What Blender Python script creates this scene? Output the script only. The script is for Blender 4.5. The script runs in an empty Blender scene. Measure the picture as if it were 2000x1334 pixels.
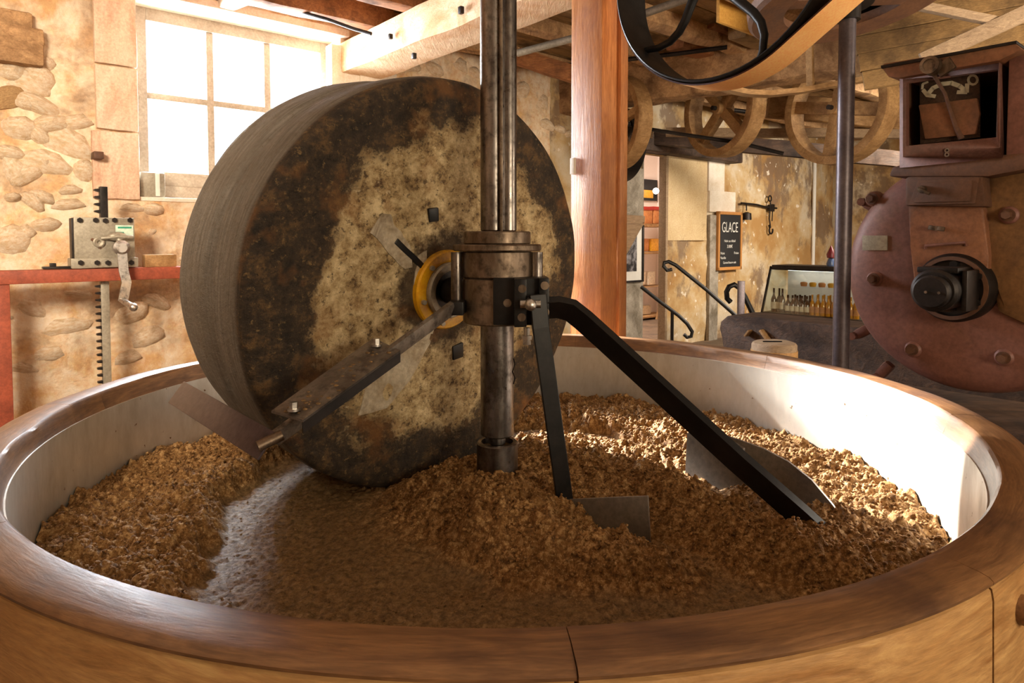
import bpy, bmesh, math, random
import numpy as np
from mathutils import Vector, Matrix
random.seed(7); np.random.seed(7)
sc = bpy.context.scene
COL = sc.collection
PI = math.pi
# ------------------------------------------------------------------ camera
EYE = Vector((0, 0, 1.5)); FOC = 1300.0; TILT = 0.042; HOR = 465.0
SHY = HOR - (667 - FOC*math.tan(TILT))
cd = bpy.data.cameras.new('camera'); cam = bpy.data.objects.new('camera', cd); COL.objects.link(cam)
cam.location = EYE; cam.rotation_euler = (PI/2 - TILT, 0, 0)
cd.sensor_width = 36; cd.lens = FOC/2000*36; cd.shift_y = SHY/2000; cd.clip_start = .05
sc.camera = cam
cd.dof.use_dof = False
# ------------------------------------------------------------------ view, world, lights
sc.view_settings.view_transform = 'Standard'; sc.view_settings.look = 'None'
sc.view_settings.gamma = 1; sc.view_settings.use_curve_mapping = False
sc.view_settings.exposure = 0.15
w = bpy.data.worlds.new('world'); sc.world = w; w.use_nodes = True
w.node_tree.nodes['Background'].inputs[0].default_value = (.85, .93, 1, 1)
w.node_tree.nodes['Background'].inputs[1].default_value = 3.0
THA = math.radians(49.5)
A = Vector((math.sin(THA), math.cos(THA), 0)); B = Vector((math.cos(THA), -math.sin(THA), 0)); Z = Vector((0, 0, 1))
YV = -B
def rp(X, Y, z=0): return A*X + YV*Y + Z*z
sun = bpy.data.lights.new('sun', 'SUN'); so = bpy.data.objects.new('sun', sun); COL.objects.link(so)
sun.energy = 38; sun.angle = math.radians(1.5); sun.color = (1, .95, .88)
sa = math.radians(0.2); se = math.radians(22.5)
so.rotation_euler = (-((A*math.sin(sa)-B*math.cos(sa))*math.cos(se)+Z*math.sin(se))).to_track_quat('-Z', 'Y').to_euler()
def area(name, loc, to, sx, sy, power, color, spread=180):
    l = bpy.data.lights.new(name, 'AREA'); o = bpy.data.objects.new(name, l); COL.objects.link(o)
    l.shape = 'RECTANGLE'; l.size = sx; l.size_y = sy; l.energy = power; l.color = color; l.spread = math.radians(spread)
    o.location = loc; o.rotation_euler = (Vector(to)-Vector(loc)).to_track_quat('-Z', 'Y').to_euler()
    return o
area('window_daylight', rp(1.93, 6.35, 2.7), rp(1.93, 0, 1.0), 2.0, 1.7, 740, (.84, .92, 1))
area('left_fill', rp(-1.4, 1.2, 3.1), rp(.3, 5.4, 1.9), 1.0, 1.0, 98, (1, .84, .64), 100)  # warm interior fill on the window wall, its source unseen
area('front_fill', rp(.9, -2.4, 1.75), rp(1.6, 2.2, 1.0), 1.5, .9, 56, (1, .84, .60))  # added fill low behind the camera, brightens basin side, stone face and machine
area('right_fill', rp(4.4, -1.6, 1.9), rp(5.6, 3.2, 2.7), 1.4, 1.2, 105, (1, .84, .64), 130)  # added fill behind the camera, lifts the beams and ceiling on the right
area('counter_lamp', rp(9.3, 1.6, 3.2), rp(9.0, 4.8, 1.4), 1.2, 1.2, 170, (1, .88, .72), 120)

# ------------------------------------------------------------------ geometry helpers
def raydir(px, py):
    x = (px-1000)/FOC; y = -(py-667-SHY)/FOC
    F = Vector((0, math.cos(TILT), -math.sin(TILT))); U = Vector((0, math.sin(TILT), math.cos(TILT)))
    return F + Vector((1, 0, 0))*x + U*y
def at(px, py, Y):            # point on the pixel's ray at world depth Y
    d = raydir(px, py); return EYE + d*(Y/d.y)
def atz(px, py, z):
    d = raydir(px, py); return EYE + d*((z-EYE.z)/d.z)
class Frame:
    def __init__(s, o, e1, e2, e3):
        s.o = Vector(o); s.e = (Vector(e1), Vector(e2), Vector(e3))
        s.M = Matrix.Translation(s.o) @ Matrix((s.e[0], s.e[1], s.e[2])).transposed().to_4x4()
        s.I = s.M.inverted()
    def uv(s, px, py, w=0):
        d = raydir(px, py); n = s.e[2]
        t = ((s.o - EYE).dot(n) + w)/d.dot(n)
        p = s.I @ (EYE + d*t); return (p.x, p.y)
    def P(s, u, v, w=0): return s.M @ Vector((u, v, w))
WALL_Y = 5.54
FW = Frame(rp(0, WALL_Y, 0), A, Z, B)          # window wall: u along wall, v up, w into the room
FWIN = Frame(rp(0, 5.83, 0), A, Z, B)
FROOM = Frame((0, 0, 0), A, YV, Z)
NB = lambda: bmesh.new()
def box(bm, c, s, M=None, bev=0, rot=None):
    m = Matrix.Translation(Vector(c))
    if rot is not None: m = m @ rot
    m = m @ Matrix.Diagonal((s[0], s[1], s[2], 1))
    if M is not None: m = M @ m
    g = bmesh.ops.create_cube(bm, size=1, matrix=m)
    if bev > 0:
        es = list({e for v in g['verts'] for e in v.link_edges})
        bmesh.ops.bevel(bm, geom=es, offset=bev, segments=2, affect='EDGES', profile=.6)
def cyl(bm, p0, p1, r0, r1=None, seg=24, M=None, cap=True):
    if r1 is None: r1 = r0
    p0, p1 = Vector(p0), Vector(p1)
    d = p1-p0; q = d.to_track_quat('Z', 'Y').to_matrix().to_4x4()
    m = Matrix.Translation((p0+p1)/2) @ q
    if M is not None: m = M @ m
    bmesh.ops.create_cone(bm, cap_ends=cap, segments=seg, radius1=r0, radius2=r1, depth=d.length, matrix=m)
def lathe(bm, prof, seg=48, M=None, a0=0, a1=2*PI, closed_profile=False):
    """prof: list of (r, h) about local z"""
    full = abs(a1-a0-2*PI) < 1e-6
    n = seg if full else seg+1
    rings = []
    for k in range(n):
        a = a0+(a1-a0)*k/seg
        ring = []
        for r, h in prof:
            v = Vector((r*math.cos(a), r*math.sin(a), h))
            ring.append(bm.verts.new(M @ v if M is not None else v))
        rings.append(ring)
    m = len(prof)
    for k in range(seg):
        r0 = rings[k]; r1 = rings[(k+1) % n]
        for j in range(m if closed_profile else m-1):
            jj = (j+1) % m
            try: bm.faces.new((r0[j], r1[j], r1[jj], r0[jj]))
            except ValueError: pass
    if not full and closed_profile:
        for rg in (rings[0], rings[-1]):
            try: bm.faces.new(rg)
            except ValueError: pass
def prism(bm, pts, w0, w1, M=None, bev=0):
    a = [bm.verts.new(Vector((p[0], p[1], w0))) for p in pts]
    b = [bm.verts.new(Vector((p[0], p[1], w1))) for p in pts]
    n = len(pts); fs = [bm.faces.new(list(reversed(a))), bm.faces.new(b)]
    for i in range(n): fs.append(bm.faces.new((a[i], a[(i+1) % n], b[(i+1) % n], b[i])))
    vs = a+b
    if bev > 0:
        es = list({e for f in fs for e in f.edges})
        r = bmesh.ops.bevel(bm, geom=es, offset=bev, segments=2, affect='EDGES', profile=.6)
        vs = list({v for v in r['verts']} | {v for f in r['faces'] for v in f.verts} | {v for v in vs if v.is_valid})
    if M is not None:
        for v in vs: v.co = M @ v.co
def tube(bm, pts, r, seg=10, rs=None, flat=None):
    """sweep a circle (or flat=(width, thickness) rectangle with side vector) along pts"""
    pts = [Vector(p) for p in pts]; n = len(pts); rings = []
    up = Vector((0, 0, 1)); prev = None
    for i, p in enumerate(pts):
        t = (pts[min(i+1, n-1)]-pts[max(i-1, 0)]).normalized()
        if flat:
            s = (flat[2]-t*flat[2].dot(t)).normalized(); u = t.cross(s).normalized()
            c = [(-1, -1), (1, -1), (1, 1), (-1, 1)]
            rings.append([bm.verts.new(p+s*(x*flat[0]/2)+u*(y*flat[1]/2)) for x, y in c])
        else:
            if prev is None: prev = up if abs(t.dot(up)) < .9 else Vector((1, 0, 0))
            s = (prev-t*prev.dot(t)).normalized(); u = t.cross(s); prev = s
            rr = rs[i] if rs else r
            rings.append([bm.verts.new(p+(s*math.cos(2*PI*k/seg)+u*math.sin(2*PI*k/seg))*rr) for k in range(seg)])
    m = len(rings[0])
    for i in range(n-1):
        for k in range(m): bm.faces.new((rings[i][k], rings[i][(k+1) % m], rings[i+1][(k+1) % m], rings[i+1][k]))
    bm.faces.new(list(reversed(rings[0]))); bm.faces.new(rings[-1])
def sph(bm, c, r, M=None, sub=2, sc_=(1, 1, 1), rot=None):
    m = Matrix.Translation(Vector(c))
    if rot is not None: m = m @ rot
    m = m @ Matrix.Diagonal((sc_[0], sc_[1], sc_[2], 1))
    if M is not None: m = M @ m
    return bmesh.ops.create_icosphere(bm, subdivisions=sub, radius=r, matrix=m)['verts']
def obj(name, bm, m, parent=None, smooth=True, local=False, origin=None):
    """bmesh in world coordinates -> one mesh object, placed under parent (or with its origin at its base)"""
    bmesh.ops.recalc_face_normals(bm, faces=bm.faces)
    if smooth is not False:
        ang = math.radians(35 if smooth is True else smooth)
        for f in bm.faces: f.smooth = True
        for e in bm.edges:
            if len(e.link_faces) == 2 and e.calc_face_angle(0) > ang: e.smooth = False
    me = bpy.data.meshes.new(name); o = bpy.data.objects.new(name, me); COL.objects.link(o)
    if not local:
        if parent is not None:
            bm.transform(parent_matrix(parent).inverted())
        else:
            if origin is None:
                xs = [v.co for v in bm.verts]
                mn = [min(c[i] for c in xs) for i in range(3)]; mx = [max(c[i] for c in xs) for i in range(3)]
                origin = Vector(((mn[0]+mx[0])/2, (mn[1]+mx[1])/2, mn[2]))
            bm.transform(Matrix.Translation(-Vector(origin))); o.location = origin
    bm.to_mesh(me); bm.free()
    if m is not None: me.materials.append(m)
    if parent is not None: o.parent = parent
    return o
def parent_matrix(p):
    m = Matrix.LocRotScale(p.location, p.rotation_euler, p.scale)
    return parent_matrix(p.parent) @ m if p.parent else m
def tag(o, label, cat, group=None):
    o['label'] = label; o['category'] = cat
    if group: o['group'] = group
    return o
def thing(name, label, cat, loc, group=None, rotz=0):
    o = bpy.data.objects.new(name, None); COL.objects.link(o); o.location = Vector(loc); o.rotation_euler = (0, 0, rotz)
    o.empty_display_size = .1
    return tag(o, label, cat, group)
def struct(o): o['kind'] = 'structure'; return o
def copy_tree(o, parent=None):
    c = o.copy(); COL.objects.link(c); c.parent = parent
    for ch in o.children: copy_tree(ch, c)
    return c
# vectorised value noise
def vnoise(P, seed=0):
    P = np.asarray(P, float); i = np.floor(P).astype(np.int64); f = P-i; f = f*f*(3-2*f)
    def h(a, b, c):
        n = (a*374761393 + b*668265263 + c*1274126177 + seed*974634777) & 0xffffffff
        n = ((n ^ (n >> 13))*1274126177) & 0xffffffff
        return ((n ^ (n >> 16)) & 0xffff)/65535.0
    x, y, z = i[..., 0], i[..., 1], i[..., 2]; fx, fy, fz = f[..., 0], f[..., 1], f[..., 2]
    r = 0
    for dx in (0, 1):
        for dy in (0, 1):
            for dz in (0, 1):
                r = r + h(x+dx, y+dy, z+dz)*(fx if dx else 1-fx)*(fy if dy else 1-fy)*(fz if dz else 1-fz)
    return r*2-1
def fbm(P, seed=0, oct=4):
    P = np.asarray(P, float); r = 0; a = 1
    for k in range(oct): r = r + a*vnoise(P*2**k, seed+k); a *= .5
    return r
def roughen(bm, amp, scale, seed=0, oct=3):
    vs = list(bm.verts)
    P = np.array([v.co[:] for v in vs])
    bm.normal_update(); d = fbm(P*scale, seed, oct)
    for v, x in zip(vs, d): v.co += v.normal*(x*amp)
def wavy_beam(bm, p0, p1, up, wd, ht, seed=0, n=30, amp=.012, side_ref=None):
    """a hand-hewn timber: box swept with uneven faces"""
    p0, p1 = Vector(p0), Vector(p1); t = (p1-p0).normalized(); up = Vector(up); s = t.cross(up).normalized(); up = s.cross(t)
    m = 5; ring0 = []
    base = []
    for (x, y) in [(-1, -1), (1, -1), (1, 1), (-1, 1)]: base.append((x, y))
    per = []
    for k in range(4):
        a = base[k]; b = base[(k+1) % 4]
        for j in range(m):
            f = j/m; x = a[0]+(b[0]-a[0])*f; y = a[1]+(b[1]-a[1])*f
            if j == 0: x *= .94; y *= .94
            per.append((x, y))
    pts = []
    for i in range(n+1):
        for (x, y) in per: pts.append(p0+(p1-p0)*(i/n)+s*(x*wd/2)+up*(y*ht/2))
    P = np.array([p[:] for p in pts]); d = np.stack([fbm(P*3+k*17, seed+k, 3) for k in range(3)], 1)*amp
    vs = [bm.verts.new(Vector(P[i]+d[i])) for i in range(len(P))]
    c = len(per)
    for i in range(n):
        for k in range(c): bm.faces.new((vs[i*c+k], vs[i*c+(k+1) % c], vs[(i+1)*c+(k+1) % c], vs[(i+1)*c+k]))
    bm.faces.new(list(reversed(vs[:c]))); bm.faces.new(vs[-c:])

# ------------------------------------------------------------------ materials
class NT:
    def __init__(s, name):
        s.m = bpy.data.materials.new(name); s.m.use_nodes = True; s.t = s.m.node_tree; s.N = s.t.nodes; s.b = s.N['Principled BSDF']
        s.tc = s.N.new('ShaderNodeTexCoord')
    def link(s, a, b): s.t.links.new(a, b)
    def mapv(s, scale=(1, 1, 1), src=None, loc=(0, 0, 0), rot=(0, 0, 0)):
        n = s.N.new('ShaderNodeMapping'); s.link(src or s.tc.outputs['Object'], n.inputs[0])
        n.inputs['Scale'].default_value = scale; n.inputs['Location'].default_value = loc; n.inputs['Rotation'].default_value = rot; return n.outputs[0]
    def noise(s, vec, scale, detail=5, rough=.6, dist=0):
        n = s.N.new('ShaderNodeTexNoise'); s.link(vec, n.inputs['Vector']); n.inputs['Scale'].default_value = scale
        n.inputs['Detail'].default_value = detail; n.inputs['Roughness'].default_value = rough; n.inputs['Distortion'].default_value = dist
        return n.outputs['Fac']
    def ramp(s, fac, stops):
        n = s.N.new('ShaderNodeValToRGB'); s.link(fac, n.inputs[0]); cr = n.color_ramp
        while len(cr.elements) < len(stops): cr.elements.new(.5)
        for e, (p, c) in zip(cr.elements, stops):
            e.position = p; e.color = (c[0], c[1], c[2], 1) if not isinstance(c, (int, float)) else (c, c, c, 1)
        return n.outputs[0]
    def mix(s, fac, a, b, mode='MIX'):
        n = s.N.new('ShaderNodeMix'); n.data_type = 'RGBA'; n.blend_type = mode
        if isinstance(fac, (int, float)): n.inputs[0].default_value = fac
        else: s.link(fac, n.inputs[0])
        for v, k in ((a, 6), (b, 7)):
            if isinstance(v, (tuple, list)): n.inputs[k].default_value = (*v[:3], 1)
            else: s.link(v, n.inputs[k])
        return n.outputs[2]
    def math(s, op, a, b=0):
        n = s.N.new('ShaderNodeMath'); n.operation = op
        for v, k in ((a, 0), (b, 1)):
            if isinstance(v, (int, float)): n.inputs[k].default_value = v
            else: s.link(v, n.inputs[k])
        return n.outputs[0]
    def bump(s, h, strength=.3, dist=.01):
        n = s.N.new('ShaderNodeBump'); s.link(h, n.inputs['Height']); n.inputs['Strength'].default_value = strength; n.inputs['Distance'].default_value = dist
        s.link(n.outputs[0], s.b.inputs['Normal'])
    def set(s, col=None, rough=.5, metal=0, spec=.5):
        if col is not None:
            if isinstance(col, (tuple, list)): s.b.inputs['Base Color'].default_value = (*col[:3], 1)
            else: s.link(col, s.b.inputs['Base Color'])
        if isinstance(rough, (int, float)): s.b.inputs['Roughness'].default_value = rough
        else: s.link(rough, s.b.inputs['Roughness'])
        s.b.inputs['Metallic'].default_value = metal; s.b.inputs['Specular IOR Level'].default_value = spec
        return s.m
def lin(r, g, b): return tuple(((c/255)/12.92 if c/255 <= .04045 else ((c/255+.055)/1.055)**2.4) for c in (r, g, b))
def speck(name, c1, c2, c3=None, scale=8, rough=.8, metal=0, bump=.3, bd=.01, stretch=(1, 1, 1), lo=.35, hi=.65, spec=.4, detail=7, fine=60):
    t = NT(name); v = t.mapv(stretch); f = t.noise(v, scale, detail, .65, .3)
    col = t.ramp(f, [(lo, c1), (hi, c2)])
    if c3 is not None:
        f2 = t.noise(v, scale*.37, 5, .7, .5); col = t.mix(t.ramp(f2, [(.5, 0), (.68, 1)]), col, c3)
    f3 = t.noise(t.mapv(), fine, 4, .7)
    col = t.mix(.35, col, t.ramp(f3, [(.3, .25), (.7, .9)]), 'OVERLAY')
    t.bump(t.math('ADD', f, t.math('MULTIPLY', f3, .35)), bump, bd)
    return t.set(col, rough, metal, spec)
def wood(name, c1, c2, axis=0, scale=6, rough=.55, bump=.25, dark=None, spec=.4, polar=False, stretch=14):
    t = NT(name)
    if polar:
        sp = t.N.new('ShaderNodeSeparateXYZ'); t.link(t.tc.outputs['Object'], sp.inputs[0])
        ang = t.math('ARCTAN2', sp.outputs[1], sp.outputs[0])
        rad = t.math('SQRT', t.math('ADD', t.math('MULTIPLY', sp.outputs[0], sp.outputs[0]), t.math('MULTIPLY', sp.outputs[1], sp.outputs[1])))
        cb = t.N.new('ShaderNodeCombineXYZ'); t.link(t.math('MULTIPLY', ang, 1.35), cb.inputs[0]); t.link(rad, cb.inputs[1]); t.link(sp.outputs[2], cb.inputs[2])
        src = cb.outputs[0]
    else: src = t.tc.outputs['Object']
    s = [stretch]*3; s[axis] = 1
    v = t.mapv(tuple(s), src)
    f = t.noise(v, scale, 8, .65, 1.2); col = t.ramp(f, [(.3, c1), (.5, tuple((a+b)/2 for a, b in zip(c1, c2))), (.68, c2)])
    big = t.noise(t.mapv((1, 1, 1), src), 3.1, 4, .6, .6)
    if dark is not None: col = t.mix(t.ramp(big, [(.45, 0), (.68, 1)]), col, dark)
    fine = t.noise(v, scale*6, 3, .6); col = t.mix(.3, col, t.ramp(fine, [(.3, .2), (.7, .8)]), 'OVERLAY')
    t.bump(t.math('ADD', f, t.math('MULTIPLY', fine, .4)), bump, .008)
    return t.set(col, t.ramp(big, [(.3, rough*.75), (.7, min(1, rough*1.25))]), 0, spec)
def plain(name, c, rough=.5, metal=0, spec=.5, var=.15):
    t = NT(name); f = t.noise(t.mapv(), 30, 4, .6)
    col = t.mix(t.ramp(f, [(.35, 0), (.65, 1)]), tuple(x*(1-var) for x in c), tuple(min(1, x*(1+var)) for x in c))
    return t.set(col, rough, metal, spec)
M = {}
M['plaster'] = speck('plaster', lin(240, 220, 192), lin(216, 172, 124), lin(164, 138, 112), 3.6, .9, bump=.9, bd=.03, lo=.42, hi=.6, fine=24, detail=9)
M['wallstone'] = speck('wallstone', lin(244, 228, 204), lin(222, 186, 144), lin(206, 176, 140), 5, .9, bump=.7, bd=.02)
M['wallstone_dark'] = speck('wallstone_dark', lin(196, 160, 112), lin(160, 124, 86), None, 9, .9, bump=.7, bd=.02)
M['ashlar'] = speck('ashlar', lin(232, 208, 184), lin(214, 178, 150), lin(196, 150, 124), 5, .85, bump=.35, bd=.01, stretch=(2, 2, .6))
M['white_plaster'] = speck('white_plaster', lin(240, 230, 215), lin(222, 205, 182), None, 4, .85, bump=.3)
def back_plaster():
    t = NT('stained_plaster'); v = t.mapv(); f = t.noise(v, 1.5, 6, .62, .1); g = t.noise(t.mapv((1, 1, .7)), 1.4, 7, .7, .1)
    col = t.ramp(f, [(.38, lin(206, 190, 164)), (.5, lin(190, 160, 114)), (.62, lin(168, 128, 76))])
    col = t.mix(t.ramp(g, [(.53, 0), (.60, .8)]), col, lin(120, 96, 76))
    w_ = t.noise(v, 9, 3, .5); col = t.mix(t.ramp(w_, [(.66, 0), (.70, 1)]), col, lin(222, 208, 188))
    t.bump(t.math('ADD', f, t.noise(v, 30, 4)), .4, .02); return t.set(col, .88)
M['stained_plaster'] = back_plaster()
M['floor'] = speck('floor_stone', lin(120, 100, 80), lin(84, 70, 58), None, 4, .85)
M['ceil_white'] = speck('ceil_white', lin(236, 220, 200), lin(214, 190, 164), None, 3, .9, bump=.2)
M['beam'] = wood('beam_wood', lin(214, 172, 130), lin(238, 208, 172), 1, 3, .7, .6, lin(204, 150, 100), stretch=8)
M['joist'] = wood('joist_wood', lin(120, 76, 46), lin(176, 118, 72), 0, 3, .75, .6, lin(84, 54, 34), stretch=9)
M['old_beam'] = wood('old_beam_wood', lin(150, 112, 76), lin(204, 164, 118), 1, 3, .8, .8, lin(112, 82, 56), stretch=7)
M['dark_wood'] = wood('dark_wood', lin(58, 42, 32), lin(96, 70, 52), 0, 4, .7, .6, lin(40, 30, 26), stretch=7)
M['board'] = wood('board_wood', lin(122, 94, 58), lin(158, 124, 78), 0, 3, .75, .5, lin(92, 70, 44), stretch=8)
M['yellow_board'] = wood('yellow_board', lin(206, 150, 66), lin(230, 176, 88), 0, 3, .7, .3, stretch=8)
M['post'] = wood('post_wood', lin(168, 104, 58), lin(212, 150, 98), 2, 4, .42, .3, lin(168, 112, 80), stretch=14)
M['rim'] = wood('rim_wood', lin(98, 66, 42), lin(154, 112, 74), 0, 5, .44, .12, lin(84, 56, 40), polar=True, stretch=9, spec=.55)
M['side'] = wood('side_wood', lin(160, 112, 64), lin(214, 170, 114), 0, 4, .5, .3, lin(188, 142, 88), polar=True, stretch=6)
M['pulley'] = wood('pulley_wood', lin(142, 106, 66), lin(190, 150, 100), 0, 6, .7, .3, lin(128, 92, 54), stretch=3)
M['grey_wood'] = wood('grey_wood', lin(140, 116, 92), lin(178, 152, 122), 0, 5, .8, .5, stretch=8)
M['belt'] = speck('belt_leather', lin(240, 172, 104), lin(248, 190, 124), None, 3, .6, bump=.1, fine=100)
M['belt_edge'] = plain('belt_edge', lin(70, 34, 28), .7)
M['iron'] = speck('dark_iron', lin(30, 27, 26), lin(52, 45, 42), None, 10, .45, .6, bump=.15, bd=.004, spec=.5)
M['black_paint'] = speck('black_paint', lin(22, 21, 22), lin(36, 33, 32), None, 14, .42, .3, bump=.12, bd=.003)
def steelmat(name, c1, c2, r=.28, met=1.0, axis=2, dark=lin(46, 38, 34)):
    t = NT(name); s = [1.6, 1.6, 1.6]; s[axis] = .5; f = t.noise(t.mapv(tuple(s)), 6, 7, .7, .2); g = t.noise(t.mapv(), 26, 6, .7)
    col = t.ramp(f, [(.38, c1), (.6, c2)]); col = t.mix(t.ramp(g, [(.5, 0), (.68, .7)]), col, dark)
    t.bump(g, .06, .003); return t.set(col, t.ramp(g, [(.3, r), (.7, min(1, r+.3))]), met)
M['shaft'] = steelmat('shaft_steel', lin(92, 84, 78), lin(160, 152, 146), .22)
M['collar'] = steelmat('collar_steel', lin(96, 80, 66), lin(150, 132, 114), .35, .9)
M['brightsteel'] = steelmat('bright_steel', lin(190, 186, 180), lin(214, 210, 204), .25)
M['armsteel'] = steelmat('arm_steel', lin(104, 94, 86), lin(150, 140, 130), .38, .75)
M['blade'] = speck('blade_steel', lin(112, 104, 98), lin(134, 124, 112), lin(100, 88, 74), 5, .4, .35, bump=.05, bd=.002)
def liner():
    t = NT('liner_steel'); g = t.noise(t.mapv((1, 1, .4)), 11, 6, .7); s = t.noise(t.mapv(), 38, 3, .6)
    col = t.ramp(g, [(.35, lin(226, 222, 214)), (.7, lin(200, 192, 178))]); col = t.mix(t.ramp(s, [(.70, 0), (.74, 1)]), col, lin(120, 90, 55))
    t.bump(g, .04, .003); return t.set(col, t.ramp(g, [(.3, .34), (.7, .55)]), .7)
M['liner'] = liner()
M['redpaint'] = speck('red_paint', lin(170, 84, 58), lin(136, 66, 46), None, 8, .6, bump=.12, bd=.003)
M['machine'] = speck('machine_red', lin(138, 94, 84), lin(112, 74, 62), lin(112, 82, 54), 2.6, .5, .1, bump=.18, bd=.006, fine=50, spec=.5)
M['machine_brown'] = speck('machine_brown', lin(108, 74, 52), lin(88, 60, 46), lin(84, 62, 52), 6, .6, .1, bump=.2, bd=.006)
M['machine_orange'] = speck('machine_orange', lin(146, 98, 68), lin(120, 78, 56), lin(96, 70, 48), 4, .6, .0, bump=.15, bd=.005)
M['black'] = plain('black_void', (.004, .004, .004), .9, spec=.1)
M['grey_metal'] = speck('grey_metal', lin(168, 160, 144), lin(146, 138, 122), None, 9, .5, .4, bump=.1, bd=.003)
M['polemat'] = speck('pole_paint', lin(84, 76, 82), lin(104, 95, 99), None, 9, .4, .5, bump=.1, bd=.004)
M['yellow'] = speck('yellow_paint', lin(236, 178, 30), lin(216, 152, 20), lin(150, 108, 46), 12, .45, 0, bump=.1, bd=.003)
M['window_paint'] = speck('window_paint', lin(172, 158, 140), lin(150, 134, 116), None, 6, .7, bump=.1)
M['chalk'] = plain('chalk', lin(225, 222, 215), .9)
M['slate'] = plain('slate_board', lin(28, 27, 28), .7)
M['frame_wood'] = wood('frame_wood', lin(176, 120, 62), lin(200, 142, 80), 2, 10, .6, .1)
M['white'] = plain('white_paint', lin(228, 224, 216), .7, var=.03)
M['shopwhite'] = plain('shop_white', lin(236, 222, 212), .8, var=.02)
M['concrete'] = speck('concrete', lin(170, 160, 146), lin(136, 126, 112), lin(104, 94, 78), 5, .85, bump=.3)
M['kraft'] = speck('kraft', lin(204, 140, 84), lin(176, 112, 64), None, 14, .7, bump=.2)
M['redcard'] = plain('red_card', lin(176, 46, 34), .6)
M['brownglass'] = plain('brown_glass', lin(70, 36, 14), .12, spec=.8)
M['amberglass'] = plain('amber_glass', lin(196, 130, 20), .12, spec=.8)
M['yellowfood'] = plain('yellow_food', lin(220, 160, 40), .5)
M['label'] = plain('paper_label', lin(220, 205, 180), .8)
M['sticker'] = plain('sticker', lin(206, 226, 208), .6)
M['stickerink'] = plain('sticker_ink', lin(40, 150, 120), .6)
def emit(name, c, s):
    m = bpy.data.materials.new(name); m.use_nodes = True; b = m.node_tree.nodes['Principled BSDF']
    b.inputs['Base Color'].default_value = (*c, 1); b.inputs['Emission Color'].default_value = (*c, 1); b.inputs['Emission Strength'].default_value = s; return m
M['lamp'] = emit('lamp_glow', (1, .95, .85), 6)
def glassmat(name, tint=(1, 1, 1), gl=.06):
    m = bpy.data.materials.new(name); m.use_nodes = True; n = m.node_tree; n.nodes.remove(n.nodes['Principled BSDF'])
    o = n.nodes['Material Output']; t = n.nodes.new('ShaderNodeBsdfTransparent'); g = n.nodes.new('ShaderNodeBsdfGlossy'); x = n.nodes.new('ShaderNodeMixShader')
    t.inputs[0].default_value = (*tint, 1); g.inputs['Roughness'].default_value = .03; x.inputs[0].default_value = gl
    n.links.new(t.outputs[0], x.inputs[1]); n.links.new(g.outputs[0], x.inputs[2]); n.links.new(x.outputs[0], o.inputs[0]); return m
M['glass'] = glassmat('pane_glass'); M['case_glass'] = glassmat('case_glass', (.93, .96, .95), .1)
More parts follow.
